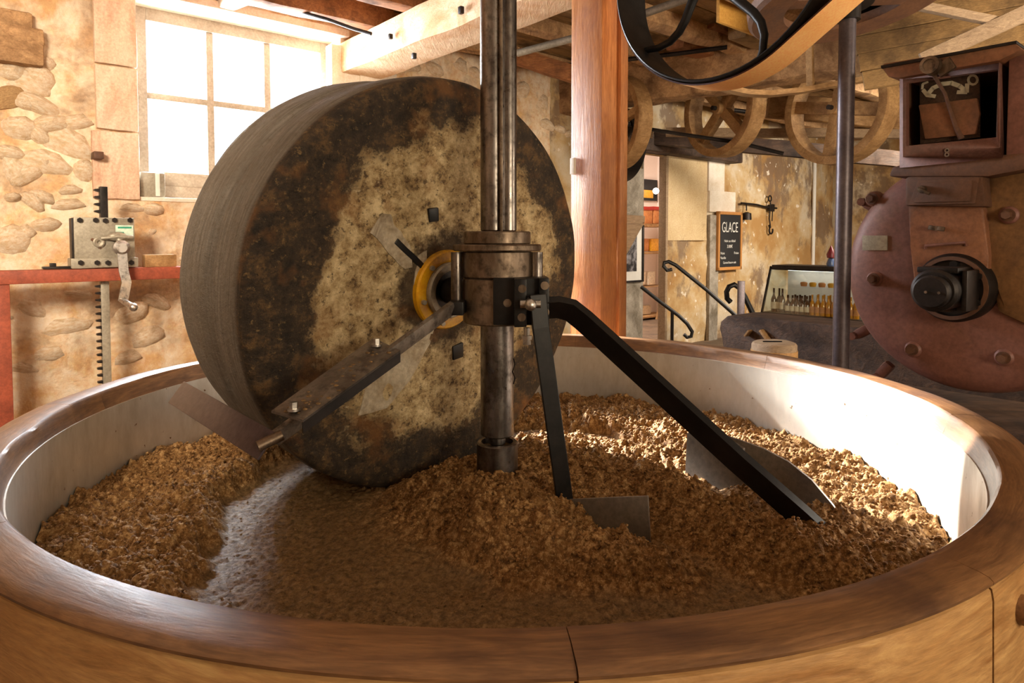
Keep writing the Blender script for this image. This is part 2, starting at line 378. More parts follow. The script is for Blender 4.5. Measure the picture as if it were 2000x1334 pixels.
# millstone: dark crust near the edge, pale worn centre, streaks round the tread
def stonemat(RR):
    t = NT('millstone_rock'); sp = t.N.new('ShaderNodeSeparateXYZ'); t.link(t.tc.outputs['Object'], sp.inputs[0])
    x, y, z = sp.outputs
    rad = t.math('SQRT', t.math('ADD', t.math('MULTIPLY', x, x), t.math('MULTIPLY', y, y)))
    ang = t.math('ARCTAN2', y, x)
    n1 = t.noise(t.mapv(), 2.6, 6, .62, 0); n2 = t.noise(t.mapv(), 13, 9, .78, 0); n3 = t.noise(t.mapv(), 60, 4, .7)
    f = t.math('ADD', t.math('DIVIDE', rad, RR), t.math('ADD', t.math('MULTIPLY', t.math('SUBTRACT', n1, .5), .9), t.math('MULTIPLY', t.math('SUBTRACT', n2, .5), .45)))
    pale = t.ramp(n2, [(.37, lin(84, 60, 36)), (.46, lin(164, 138, 96)), (.62, lin(222, 200, 156))])
    n4 = t.noise(t.mapv(), 42, 5, .75); pale = t.mix(t.ramp(n4, [(.36, .85), (.44, 0)]), pale, lin(60, 42, 28)); pale = t.mix(t.ramp(n4, [(.58, 0), (.68, .5)]), pale, lin(236, 220, 184))
    darkc = t.ramp(n2, [(.36, lin(26, 20, 15)), (.52, lin(62, 49, 36)), (.66, lin(112, 86, 54))])
    darkc = t.mix(t.ramp(n4, [(.58, 0), (.66, .7)]), darkc, lin(136, 110, 70)); darkc = t.mix(t.ramp(n4, [(.34, .8), (.42, 0)]), darkc, lin(18, 13, 10))
    face = t.mix(t.ramp(f, [(.70, 0), (.76, 1)]), pale, darkc)
    g_ = t.math('ADD', rad, t.math('MULTIPLY', t.math('SUBTRACT', n2, .5), .25)); face = t.mix(t.ramp(g_, [(.17, .85), (.24, 0)]), face, lin(44, 32, 24))
    face = t.mix(t.ramp(t.noise(t.mapv(loc=(3, 1, 2)), 5, 4, .6), [(.56, 0), (.68, .5)]), face, lin(140, 92, 44))
    cb = t.N.new('ShaderNodeCombineXYZ'); t.link(t.math('MULTIPLY', ang, 2.2), cb.inputs[0]); t.link(t.math('MULTIPLY', z, 55), cb.inputs[1])
    st = t.noise(cb.outputs[0], 1.6, 5, .65, .2)
    tread = t.ramp(st, [(.3, lin(92, 84, 76)), (.5, lin(116, 108, 98)), (.7, lin(138, 130, 120))])
    tread = t.mix(t.ramp(n3, [(.5, 0), (.66, .5)]), tread, lin(92, 78, 60))
    tread = t.mix(t.ramp(n1, [(.45, 0), (.62, .5)]), tread, lin(96, 82, 66))
    istread = t.ramp(t.math('ADD', z, t.math('MULTIPLY', t.math('SUBTRACT', n2, .5), .05)), [(0, 1), (.001, 0)])
    zz = t.math('MULTIPLY', t.math('ADD', z, .035), -60.0)
    cl = t.N.new('ShaderNodeClamp'); t.link(zz, cl.inputs[0])
    col = t.mix(cl.outputs[0], face, tread)
    hgt = t.math('ADD', n2, t.math('ADD', t.math('MULTIPLY', n3, .5), t.math('MULTIPLY', n4, .7))); t.bump(hgt, .8, .014)
    return t.set(col, t.ramp(n2, [(.3, .5), (.7, .85)]), 0, .4)
def pastemat(name):
    t = NT(name); a = t.noise(t.mapv(), 60, 6, .78); b = t.noise(t.mapv(), 9, 5, .6); c = t.noise(t.mapv(), 240, 3, .7)
    col = t.ramp(a, [(.36, lin(78, 52, 28)), (.5, lin(146, 105, 58)), (.66, lin(216, 178, 124))])
    col = t.mix(t.ramp(b, [(.42, 0), (.7, .5)]), col, lin(118, 82, 42)); col = t.mix(t.ramp(c, [(.64, 0), (.70, .8)]), col, lin(240, 216, 172))
    sp = t.N.new('ShaderNodeSeparateXYZ'); t.link(t.tc.outputs['Object'], sp.inputs[0])
    film = t.ramp(t.math('ADD', t.math('MULTIPLY', t.math('SUBTRACT', sp.outputs[2], .632), 22.0), t.math('MULTIPLY', t.math('SUBTRACT', b, .5), .7)), [(.0, 1), (.5, 0)])
    fc = t.ramp(a, [(.36, lin(88, 66, 42)), (.55, lin(142, 112, 74)), (.68, lin(170, 140, 100))]); fc = t.mix(t.ramp(c, [(.68, 0), (.73, .7)]), fc, lin(206, 178, 130))
    col = t.mix(film, col, fc)
    t.bump(t.math('ADD', a, t.math('MULTIPLY', c, .7)), .5, .006)
    return t.set(col, t.mix(film, t.ramp(b, [(.4, .8), (.65, .95)]), t.ramp(a, [(.35, .62), (.6, .34)])), 0, .35)
M['paste'] = pastemat('walnut_paste')

# ================================================================== STRUCTURE
CEIL = 3.42
def quad_slab(name, m, X0, X1, Y0, Y1, z0, z1):
    bm = NB(); box(bm, ((X0+X1)/2, (Y0+Y1)/2, (z0+z1)/2), (X1-X0, Y1-Y0, z1-z0), FROOM.M); return struct(obj(name, bm, m, smooth=False))
quad_slab('floor', M['floor'], -3.4, 12.8, -3.2, 8.9, -.2, 0)
quad_slab('wall_left', M['plaster'], -3.4, -3.2, -3.2, 6, 0, CEIL)
quad_slab('wall_front', M['plaster'], -3.2, 12.6, -3.2, -3.0, 0, CEIL)
quad_slab('wall_right', M['stained_plaster'], 12.6, 12.8, -3.2, 6, 0, CEIL)
quad_slab('ceiling', M['ceil_white'], -3.4, 2.9, -3.2, 6.0, CEIL, CEIL+.15)
# boarded ceiling right of the beam: single planks
cb = struct(obj('ceiling', (lambda b: (box(b, (7.8, 1.45, CEIL+.055), (9.9, 9.4, .12), FROOM.M), b)[1])(NB()), M['dark_wood'], smooth=False))
pb = NB(); box(pb, (0, 0, 0), (3.4, .215, .03), None, .004)
plank_me = obj('plank', pb, M['board'], cb, local=True)
first = True; ci = cb.location
for i in range(16):
    for j in range(3):
        o = plank_me if first else plank_me.copy()
        if not first: COL.objects.link(o)
        first = False
        p = rp(4.62+j*3.42+(i % 2)*.4*0, 2.2+i*.222, CEIL-.022+random.uniform(-.008, .008))
        o.parent = cb; o.location = p-cb.location; o.rotation_euler = (0, 0, PI/2-THA)
# window wall with window and door openings
uL = FW.uv(270, 300)[0]; uR = FW.uv(665, 120)[0]; vS = FW.uv(300, 389)[1]; vT = 3.285
dL = FW.uv(1252, 400)[0]; dR = FW.uv(1296, 400)[0]; dT = FW.uv(1275, 303)[1]
print('window', uL, uR, vS, vT, 'door', dL, dR, dT)
def wall_back():
    us = sorted(set([round(x, 3) for x in np.arange(-3.4, 12.61, .06)] + [uL, uR, dL, dR]))
    vs = sorted(set([round(x, 3) for x in np.arange(0, CEIL+.01, .06)] + [CEIL, vS, vT, dT]))
    P = np.array([[(u, v, 0) for v in vs] for u in us])
    d = fbm(P*2.2, 3, 4)*.028 + fbm(P*8, 9, 2)*.008
    U = P[..., 0]; V = P[..., 1]
    def hole_fade(a, b, c, e):
        dx = np.maximum(np.maximum(a-U, U-b), 0); dy = np.maximum(np.maximum(c-V, V-e), 0)
        return np.clip(np.hypot(dx, dy)/.15, 0, 1)
    d = d*hole_fade(uL-.45, uR, vS, vT)*hole_fade(dL, dR, 0, dT)
    bm = NB(); g = [[bm.verts.new(FW.P(us[i], vs[j], d[i][j])) for j in range(len(vs))] for i in range(len(us))]
    for i in range(len(us)-1):
        for j in range(len(vs)-1):
            uc = (us[i]+us[i+1])/2; vc = (vs[j]+vs[j+1])/2
            if uL < uc < uR and vS < vc < vT: continue
            if dL < uc < dR and vc < dT: continue
            f = bm.faces.new((g[i][j], g[i+1][j], g[i+1][j+1], g[i][j+1])); f.material_index = 1 if uc > 5.3 else 0
    # thickness: reveals and outer face
    T = .36; TD = .05
    def q(a, b, c, e, mi): 
        f = bm.faces.new([bm.verts.new(FW.P(*p)) for p in (a, b, c, e)]); f.material_index = mi
    for (a, b, c, e, mi, bot) in ((uL, uR, vS, vT, 2, True), (dL, dR, 0, dT, 1, False)):
        T = .36 if bot else TD
        q((a, c, 0), (a, e, 0), (a, e, -T), (a, c, -T), mi); q((b, c, 0), (b, c, -T), (b, e, -T), (b, e, 0), mi)
        q((a, e, 0), (b, e, 0), (b, e, -T), (a, e, -T), mi)
        if bot: q((a, c, 0), (a, c, -T), (b, c, -T), (b, c, 0), mi)
    # outer face panels round the openings
    T = .36
    for (a, b, c, e) in ((-3.4, uL, 0, CEIL), (uL, uR, 0, vS), (uL, uR, vT, CEIL), (uR, dL, 0, CEIL), (dL, dR, dT, CEIL), (dR+.7, 12.6, 0, CEIL)):
        q((a, c, -T), (b, c, -T), (b, e, -T), (a, e, -T), 0)
    o = obj('wall_back', bm, M['plaster'], smooth=60)
    o.data.materials.append(M['stained_plaster']); o.data.materials.append(M['white_plaster'])
    return struct(o)
WB = wall_back()
def wall_child(name, bm, m): return obj(name, bm, m, WB)
# embedded rubble stones, each its own piece
def stone_proto(seed, m):
    bm = NB(); sph(bm, (0, 0, 0), 1, sub=2); roughen(bm, .30, 1.2, seed, 2)
    o = obj('stone', bm, m, WB, local=True, smooth=50); return o
protos = [stone_proto(s, M['wallstone'] if s % 4 else M['wallstone_dark']) for s in (1, 2, 3, 4, 5)]
rotW = FW.M.to_3x3()
def put_stone(k, u, v, a, b, th, tilt):
    p = protos[k]; o = p
    if p.get('placed'): o = p.copy(); COL.objects.link(o)
    p['placed'] = 1
    o.parent = WB; o.location = FW.P(u, v, -th*.5)-WB.location
    o.rotation_euler = (rotW @ Matrix.Rotation(tilt, 3, 'Z')).to_euler(); o.scale = (a, b, th)
hand = [(40, 95, 45, 26), (60, 165, 40, 22), (25, 190, 34, 20), (70, 200, 40, 16), (78, 155, 26, 26), (150, 240, 34, 14), (140, 285, 40, 26), (165, 335, 22, 22), (85, 385, 24, 10), (140, 372, 18, 10),
        (100, 240, 30, 16), (40, 250, 30, 22), (30, 330, 22, 26), (95, 320, 40, 22), (25, 385, 14, 9), (135, 400, 34, 10), (260, 408, 22, 10), (298, 408, 20, 12), (25, 470, 34, 30), (52, 455, 18, 14), (20, 300, 24, 14),
        (90, 440, 26, 14), (60, 600, 40, 20), (130, 640, 40, 18), (90, 690, 34, 18), (260, 610, 30, 18), (290, 660, 34, 16), (50, 720, 26, 12), (150, 575, 30, 10), (250, 700, 30, 12), (310, 590, 22, 12),
        (800, 128, 26, 9), (850, 135, 22, 11), (900, 128, 24, 12), (930, 145, 18, 10), (1020, 175, 22, 16), (1060, 200, 20, 14), (1070, 245, 18, 10), (1095, 252, 16, 8), (1110, 262, 14, 8)]
for k, (px, py, a, b) in enumerate(hand):
    u, v = FW.uv(px, py); d = raydir(px, py); dep = (FW.P(u, v)-EYE).y; s = dep/FOC
    put_stone((0, 1, 2, 4, 0, 1, 2)[k % 7] if py != 190 else 3, u, v, a*s*1.2, b*s*1.15, .085, random.uniform(-.5, .5))
for i in range(70):
    u = random.uniform(.2, 3.2); v = random.uniform(.9, 3.2)
    if uL-.5 < u < uR+.05 and v > vS-.1: continue
    put_stone(random.choice((0, 1, 2, 4)), u, v, random.uniform(.05, .11), random.uniform(.035, .07), .07, random.uniform(-.8, .8))
# timber stubs built into the wall, upper left
for (x0, x1, y0, y1) in ((-60, 62, 32, 58), (-60, 84, 62, 78), (-60, 82, 82, 118)):
    (ua, va), (ub, vb) = FW.uv(max(x0, -40), y1), FW.uv(x1, y0)
    bm = NB(); box(bm, ((ua+ub)/2, (va+vb)/2, .03), (ub-ua, vb-va, .12), FW.M, .02); roughen(bm, .008, 9, 4)
    wall_child('timber', bm, M['old_beam'])
# ashlar jamb blocks left of the window
us0 = FW.uv(185, 200)[0]
for k, (ya, yb) in enumerate(((-60, 132), (132, 258), (258, 392))):
    va = FW.uv(230, yb)[1]+.006; vb = min(FW.uv(230, ya)[1], CEIL-.02)
    bm = NB(); box(bm, ((us0-(.03 if k == 2 else 0)+uL)/2, (va+vb)/2, .0), (uL-us0+(.03 if k == 2 else 0)-.002, vb-va-.008, .08), FW.M, .008)
    bmesh.ops.subdivide_edges(bm, edges=bm.edges, cuts=3, use_grid_fill=True); roughen(bm, .004, 12, k)
    wall_child('jamb_block', bm, M['ashlar'])
# white blocks under the beam at the window's right side
for (x0, y0, x1, y1, w_) in ((640, 92, 664, 160, .02), (664, 138, 694, 170, .03), (694, 146, 765, 175, .06)):
    (ua, va), (ub, vb) = FW.uv(x0, y1), FW.uv(x1, y0); va -= .12
    bm = NB(); box(bm, ((ua+ub)/2+.01, (va+vb)/2, 0), (ub-ua, vb-va, .1+w_), FW.M, .012); wall_child('bearing_block', bm, M['white_plaster'])
# iron stub
u, v = FW.uv(187, 306); bm = NB(); box(bm, (u, v, .06), (.06, .05, .14), FW.M, .006); wall_child('iron_stub', bm, M['machine_brown'])
# pale lime block patches on the far plaster
for (x0, y0, x1, y1) in ((1379, 306, 1411, 373), (1381, 376, 1432, 414)):
    (ua, va), (ub, vb) = FW.uv(x0, y1), FW.uv(x1, y0); bm = NB(); box(bm, ((ua+ub)/2, (va+vb)/2, .02), (ub-ua, vb-va, .05), FW.M, .012); wall_child('pale_block', bm, M['white_plaster'])
# peeled plaster panel right of the door (slightly proud)
(ua, va), (ub, vb) = FW.uv(1298, 470), FW.uv(1378, 306)
bm = NB(); box(bm, ((ua+ub)/2, (va+vb)/2, .01), (ub-ua, vb-va, .05), FW.M, .01); wall_child('plaster_panel', bm, speck('old_plaster', lin(222, 196, 156), lin(206, 176, 132), lin(150, 118, 84), 2.2, .9))
# grey cement wall face left of the door
(ua, va), (ub, vb) = FW.uv(1180, 660), FW.uv(1251, 330)
bm = NB(); box(bm, ((ua+ub)/2, (va+vb)/2-.8, .01), (ub-ua, vb-va+1.6, .08), FW.M, .01); wall_child('cement_panel', bm, M['concrete'])
bm = NB(); (ua, va), (ub, vb) = FW.uv(1378, 640), FW.uv(1398, 420); box(bm, ((ua+ub)/2, (va+vb)/2-.7, .03), (ub-ua, vb-va+1.4, .06), FW.M, .02); wall_child('stone_quoin', bm, M['concrete'])
# ---- window_1: frame, bars, panes
wl = FWIN.uv(286, 200)[0]; wr = FWIN.uv(622, 120)[0]; wt = FWIN.uv(286, 42)[1]; wb_ = FWIN.uv(286, 335)[1]
bars = [FWIN.uv(408, 100)[0], FWIN.uv(520, 120)[0]]; vm = FWIN.uv(409, 202)[1]
print('win', wl, wr, wt, wb_, bars, vm)
WN = thing('window_1', 'x', 'window', FWIN.P((wl+wr)/2, wb_-.08)); del WN['label']; del WN['category']; WN['kind'] = 'structure'
def wbox(name, u0, u1, v0, v1, w0, w1, m, bev=.004):
    bm = NB(); box(bm, ((u0+u1)/2, (v0+v1)/2, (w0+w1)/2), (u1-u0, v1-v0, w1-w0), FWIN.M, bev); return obj(name, bm, m, WN)
for a, b, c, e in ((uL-.02, wl, vS-.0, vT), (wr, uR+.02, vS, vT), (wl, wr, wt, vT), (wl, wr, vS+.12, wb_)): wbox('window_frame', a, b, c, e, -.03, .04, M['window_paint'])
for u in bars: wbox('glazing_bar', u-.027, u+.027, wb_, wt, -.015, .02, M['window_paint'])
wbox('glazing_bar', wl, wr, vm-.024, vm+.024, -.014, .018, M['window_paint'])
ue = [wl]+bars+[wr]; ve = [wb_, vm, wt]
for i in range(3):
    for j in range(2): wbox('pane', ue[i]+.001, ue[i+1]-.001, ve[j]+.001, ve[j+1]-.001, -.004, .002, M['glass'], 0)
bm = NB(); box(bm, ((uL+uR)/2, vS-.0, -.14), (uR-uL-.01, .03, .3), FW.M, .005); o = obj('trim_1', bm, M['white_plaster']); struct(o)
bm = NB(); box(bm, ((uL+uR)/2, vS+.06, -.27), (uR-uL-.01, .12, .06), FW.M, .005); struct(obj('trim_2', bm, M['window_paint']))
# lintel board
bm = NB(); box(bm, ((uL+uR)/2, vT+.02, -.12), (uR-uL+.1, .06, .40), FW.M, .006); struct(obj('trim_3', bm, M['ceil_white']))

# ---- the shop room behind the door
def shop():
    bm = NB(); box(bm, (7.9, 8.3, 1.6), (6, .1, 3.6), FROOM.M); struct(obj('wall_shop', bm, M['shopwhite'], smooth=False))
    bm = NB(); box(bm, (7.9, 7.1, 3.35), (6, 2.5, .1), FROOM.M); struct(obj('ceiling_shop', bm, M['shopwhite'], smooth=False))
    for X in (4.9, 10.9):
        bm = NB(); box(bm, (X, 7.1, 1.6), (.1, 2.5, 3.6), FROOM.M); struct(obj('wall_shop', bm, M['shopwhite'], smooth=False))
shop()
area('shop_lamp', rp(7.6, 6.9, 3.2), rp(7.9, 8.0, 1), 1.0, .6, 170, (1, .88, .78))
# door frame (white edge) as door_1
D1 = thing('door_1', 'x', 'd', FW.P((dL+dR)/2, 0)); del D1['label']; del D1['category']; D1['kind'] = 'structure'
bm = NB(); box(bm, (dR+.0, dT/2, .0), (.05, dT, .12), FW.M, .006); obj('door_jamb', bm, M['grey_wood'], D1)
bm = NB(); box(bm, (dL+.01, dT/2, -.02), (.02, dT, .1), FW.M, .004); obj('door_jamb', bm, M['concrete'], D1)
bm = NB(); box(bm, ((dL+dR)/2+.4, dT+.12, .1), (dR-dL+2.4, .22, .26), FW.M, .02); roughen(bm, .008, 4); obj('door_lintel', bm, M['dark_wood'], D1)
# ================================================================== BEAMS, JOISTS
bm = NB(); X0, X1 = 2.71, 3.11
wavy_beam(bm, rp(2.91, 5.75, 3.09), rp(2.91, 1.2, 3.09), Z, .40, .28, 2, 40, .010)
mb = thing('ceiling_beam', 'pale hewn main beam running from window wall over the millstone to the orange post', 'beam', rp(2.91, 3.5, 2.95), 'ceiling timbers'); del mb['group']
obj('beam', bm, M['beam'], mb)
FB = Frame(rp(2.70, 0, 0), B, Z, -A)
for (px, py, s) in ((904, 21, .035), (766, 72, .028), (812, 110, .03)):
    u, v = FB.uv(px, py); bm = NB(); box(bm, (u, v, .015), (s, s*1.4, .03), FB.M, .005); obj('iron_spike', bm, M['iron'], mb)
for i, Y in enumerate((5.02, 4.42, 3.72, 3.1)):
    bm = NB(); wavy_beam(bm, rp(-3.2, Y, 3.33), rp(3.1, Y, 3.33), Z, .17, .2, 20+i, 40, .014)
    if Y < 1.5: pass
    o = obj('ceiling_joist', bm, M['joist'])
    tag(o, ['brown ceiling joist just above the window, nearest the wall', 'second brown ceiling joist from the window wall, beyond the white strip', 'third ceiling joist from the window wall, above the stone', 'fourth ceiling joist from the window wall, above the frame'][i], 'joist', 'joists above the window side')
# loose diagonal pale board at top left, cable
bm = NB(); p0 = at(425, 12, 5.4); p1 = at(560, -40, 4.6); wavy_beam(bm, p0, p1, Z, .12, .10, 44, 12, .004)
tag(obj('ceiling_batten', bm, M['white_plaster']), 'short white painted batten under the ceiling above the window', 'batten')
bm = NB(); pts = [at(500, -10, 5.3), at(560, 12, 5.25), at(600, 27, 5.2), at(640, 38, 5.15), at(690, 56, 5.15), at(725, 66, 5.1)]
tube(bm, pts, .014); tag(obj('cable', bm, M['iron']), 'black cable sagging below the ceiling joists above the window', 'cable')
# joists on the right side, darker
for i, (Y, zz) in enumerate(((5.1, 3.36), (4.3, 3.36), (3.5, 3.36), (2.7, 3.36), (1.9, 3.36), (1.1, 3.36))):
    bm = NB(); wavy_beam(bm, rp(3.1, Y, zz), rp(12.5, Y, zz), Z, .18, .2, 60+i, 60, .018)
    o = obj('ceiling_joist', bm, M['old_beam'])
    tag(o, 'dark old ceiling joist right of the post, ' + ['nearest the back wall', 'second from the back wall', 'third from the back wall', 'fourth from the back wall', 'fifth from the back wall', 'sixth from the back wall'][i], 'joist', 'joists right of the post')
# second big beam (grey brown, from the back wall forward to the right)
bm = NB(); pa = at(1083, 193, 8.0); pb_ = at(1800, 55, 5.6)
zmid = 3.06
def beam2():
    a = Vector((pa.x, pa.y, 3.17)); b = Vector((pb_.x, pb_.y, 3.17)); b = a+(b-a)*1.5
    wavy_beam(bm, a, b, Z, .34, .46, 91, 60, .02)
beam2()
tag(obj('cross_beam', bm, M['old_beam']), 'massive grey-brown cross beam behind the orange post, above the wooden pulleys', 'beam')
# lower dark timber behind pulleys, running along the back wall
for (x0, y0, x1, y1, d0, d1, hgt, nm, lb, mt) in (
    (1215, 262, 1760, 312, 8.6, 8.4, .20, 'tie_beam', 'dark weathered tie beam low behind the wooden pulleys', 'dark_wood'),
    (1300, 258, 1770, 262, 7.9, 7.2, .10, 'pulley_board', 'pale weathered board behind the pulleys, lower of two', 'grey_wood'),
    (1500, 206, 1780, 232, 7.4, 7.2, .27, 'pulley_board', 'wide pale board behind the large right pulley', 'pulley'),
    (1200, 248, 1275, 262, 8.3, 8.2, .10, 'pulley_board', 'short pale board behind the pulley next to the orange post', 'grey_wood')):
    bm = NB(); wavy_beam(bm, at(x0, y0, d0), at(x1, y1, d1), Z, .10, hgt, 7, 24, .008); tag(obj(nm, bm, M[mt]), lb, 'beam' if nm == 'tie_beam' else 'board')
# joist stub ends lying on the cross beam
for k, (px, py, d, s) in enumerate(((1318, 78, 6.3, .2), (1280, 40, 6.1, .22), (1370, 36, 6.0, .26), (1440, 60, 5.9, .17), (1455, 20, 5.7, .2))):
    c = at(px, py, d); bm = NB(); wavy_beam(bm, c, c+A*.5, Z, s, s*.8, 30+k, 10, .008)
    tag(obj('timber_stub', bm, M['board'] if k % 2 else M['joist']), ['square timber end resting on the cross beam, behind the belt wheel', 'timber end at the upper left inside the belt wheel', 'broad timber end in the middle of the belt wheel opening', 'narrow timber end right of centre inside the belt wheel', 'topmost timber end at the frame top, right of the curved spoke'][k], 'timber', 'timber ends over the cross beam')
# pale diagonal planks top right above the red machine
pl0 = at(1745, 55, 5.4)
# pipes: conduit
bm = NB(); tube(bm, [at(1010, 104, 5.2), at(1130, 72, 5.0), at(1345, -4, 4.6)], .028, 12); tag(obj('conduit_pipe', bm, M['grey_metal']), 'grey metal pipe crossing under the ceiling behind the orange post', 'pipe')
bm = NB(); tube(bm, [at(1010, 118, 7.0), at(1060, 122, 7), at(1130, 128, 6.9), at(1210, 118, 6.6), at(1330, 104, 6.3), at(1420, 92, 6.2)], .022, 8)
tag(obj('cable', bm, M['iron']), 'black cable lying along the top of the cross beam', 'cable')
bm = NB(); tube(bm, [at(1255, 250, 7.3), at(1330, 262, 7.2), at(1440, 278, 7.1), at(1530, 300, 7.0)], .02, 8); tag(obj('cable', bm, M['iron']), 'black cable hanging along the tie beam behind the pulleys', 'cable')
bm = NB(); wavy_beam(bm, at(1012, 112, 6.6), at(1128, 148, 6.5), Z, .14, .16, 5, 12, .01); tag(obj('brace_timber', bm, M['joist']), 'rough brown timber under the ceiling between the shaft and the post', 'beam')
# orange post
FP = Frame(A*2.70+Z*0, B, Z, -A)
pc = at(1175, 300, 3.58); YY = pc.dot(YV); XX = pc.dot(A)
PT = thing('wooden_post', 'square orange-brown wooden post rising behind the basin to the ceiling', 'post', rp(XX+.08, YY+.11, 0))
bm = NB(); box(bm, (XX+.09, YY+.115, 1.475), (.18, .23, 2.95), FROOM.M, .008); obj('post', bm, M['post'], PT)
bm = NB(); box(bm, (XX+.155, YY-.012, 1.475), (.06, .024, 2.95), FROOM.M, .003); obj('cover_strip', bm, M['post'], PT)
bm = NB(); box(bm, (XX-.012, YY+.2, 1.9), (.02, .03, .09), FROOM.M, .003); obj('switch_plate', bm, M['white'], PT)
# ================================================================== MILL BASIN
CX, CY = -.033, 2.144; RIMZ = 1.0; LZ = .94; FLZ = .62; R1, R2, R3 = 1.286, 1.306, 1.396
BC = Vector((CX, CY, 0))
BS = thing('mill_basin', 'large round wooden milling basin with pale steel lining and thick brown rim', 'basin', BC)
TB = Matrix.Translation(BC)
def pang(px, py, h=RIMZ-.005):
    p = atz(px, py, h); return math.degrees(math.atan2(p.y-CY, p.x-CX))
cuts = [-57.5, -12, 31, 74, 112, 150, 187, 229, 360-85.5, 360-57.5]
def rim_block(a0, a1, k):
    prof = [(R1+.002, LZ), (R1+.006, LZ+.01), (R2-.008, LZ+.03), (R2-.004, RIMZ-.008), (R2+.003, RIMZ-.001), (R2+.012, RIMZ), (R2+.04, RIMZ+.001), (R3-.02, RIMZ-.002), (R3-.006, RIMZ-.005), (R3, RIMZ-.010), (R3-.001, RIMZ-.015), (R3-.008, RIMZ-.018), (R3-.05, RIMZ-.018), (R3-.052, RIMZ-.056), (R1+.02, RIMZ-.056)]
    bm = NB(); n = max(8, int((a1-a0)/1.5))
    lathe(bm, prof, n, TB, math.radians(a0+.025), math.radians(a1-.025), closed_profile=True)
    vs = bm.verts; P = np.array([v.co[:] for v in vs]); d = fbm(P*4, 5+k, 3)
    for v, x in zip(vs, d):
        v.co.z += x*.0022; rr = Vector((v.co.x-CX, v.co.y-CY, 0)); v.co += rr.normalized()*(x*.003)*(0 if rr.length < R2-.01 else 1)
    return obj('rim_block', bm, M['rim'], BS)
def side_block(a0, a1, k):
    prof = [(R3-.012, RIMZ-.019), (R3-.005, RIMZ-.024), (R3-.002, RIMZ-.04), (R3+.002, RIMZ-.2), (R3+.002, .5), (R3-.045, .5), (R3-.045, RIMZ-.019)]
    bm = NB(); n = max(8, int((a1-a0)/2)); lathe(bm, prof, n, TB, math.radians(a0+.12), math.radians(a1-.12), closed_profile=True)
    return obj('side_block', bm, M['side'], BS)
for k in range(len(cuts)-1):
    rim_block(cuts[k], cuts[k+1], k); side_block(cuts[k], cuts[k+1], k)
# joint filler dark
bm = NB(); lathe(bm, [(R3-.046, .5), (R3-.046, RIMZ-.06), (R3-.06, RIMZ-.06), (R3-.06, .5)], 96, TB, closed_profile=True); obj('inner_hoop', bm, M['dark_wood'], BS)
bm = NB(); lathe(bm, [(R1, FLZ-.01), (R1, LZ+.004), (R1+.004, LZ+.004), (R1+.004, FLZ-.01)], 160, TB, closed_profile=True); obj('steel_lining', bm, M['liner'], BS)
bm = NB(); lathe(bm, [(0.0001, FLZ-.012), (R1, FLZ-.012), (R1, FLZ-.03), (.0001, FLZ-.03)], 96, TB); obj('basin_floor', bm, M['armsteel'], BS)
bm = NB(); lathe(bm, [(0.0001, .5), (1.3, .5), (1.3, 0), (.0001, 0)], 64, TB); obj('plinth', bm, M['concrete'], BS)
# wooden peg at the right
def radial(a, r, z): return Vector((CX+r*math.cos(math.radians(a)), CY+r*math.sin(math.radians(a)), z))
bm = NB(); cyl(bm, radial(-53.2, R3-.05, .915), radial(-53.2, R3+.02, .915), .026, .022, 12); obj('peg', bm, M['rim'], BS)

# ================================================================== MILLSTONE
al, gg, RS = .782, -.107, .718
nS = Vector((math.sin(al)*math.cos(gg), -math.cos(al)*math.cos(gg), math.sin(gg))); tS = Vector((-math.cos(al), -math.sin(al), 0)); bS = nS.cross(tS)
AXP = Vector((-.048, 2.144, 1.5-.207)); CS = AXP-nS*.268
FS = Frame(CS, tS, bS, nS)
MST = thing('millstone', 'huge upright round millstone with dark crusted rim and pale worn centre', 'millstone', (CS.x, CS.y, CS.z))
MST.rotation_euler = FS.M.to_euler(); WST = .57
def stone():
    prof = [(.10, 0)]
    for r in np.linspace(.14, RS-.035, 26): prof.append((r, 0.0))
    prof += [(RS-.022, -.003), (RS-.010, -.010), (RS-.003, -.022), (RS, -.04)]
    for z in np.linspace(-.06, -.2, 7): prof.append((RS+.004, z))
    prof += [(RS-.004, -.225), (RS-.008, -.24), (RS-.002, -.262)]
    for z in np.linspace(-.28, -.44, 8): prof.append((RS+.006, z))
    prof += [(RS+.002, -.47), (RS-.012, -.50), (RS-.03, -.53), (RS-.06, -.56), (RS-.10, -WST), (.1, -WST)]
    bm = NB(); lathe(bm, prof, 288, None)
    # close holes
    lathe(bm, [(.0001, .0), (.10, .0)], 288, None); lathe(bm, [(.1, -WST), (.0001, -WST)], 288, None)
    bmesh.ops.remove_doubles(bm, verts=bm.verts, dist=.0006)
    P = np.array([v.co[:] for v in bm.verts]); rr = np.hypot(P[:, 0], P[:, 1]); th = np.arctan2(P[:, 1], P[:, 0])
    d = fbm(P*9, 4, 4)*.0035+fbm(P*3, 8, 2)*.004
    tread = (P[:, 2] < -.015) & (P[:, 2] > -.52)
    Q = np.stack([np.cos(th)*3, np.sin(th)*3, P[:, 2]*22], 1); dt = fbm(Q, 14, 3)*.004
    for v, x, y, tr, r in zip(list(bm.verts), d, dt, tread, rr):
        if tr: v.co.x *= 1+y/.7; v.co.y *= 1+y/.7
        elif r > .16: v.co.z += x
    bmesh.ops.recalc_face_normals(bm, faces=bm.faces)
    return obj('stone', bm, stonemat(RS), MST, local=True, smooth=50)
stone()
def stp(px, py, w=0):
    u, v = FS.uv(px, py, w); return u, v
def sprism(name, pts, w0, w1, m, bev=.003, jag=0):
    bm = NB(); prism(bm, pts, w0, w1, None, bev); return obj(name, bm, m, MST, local=True)
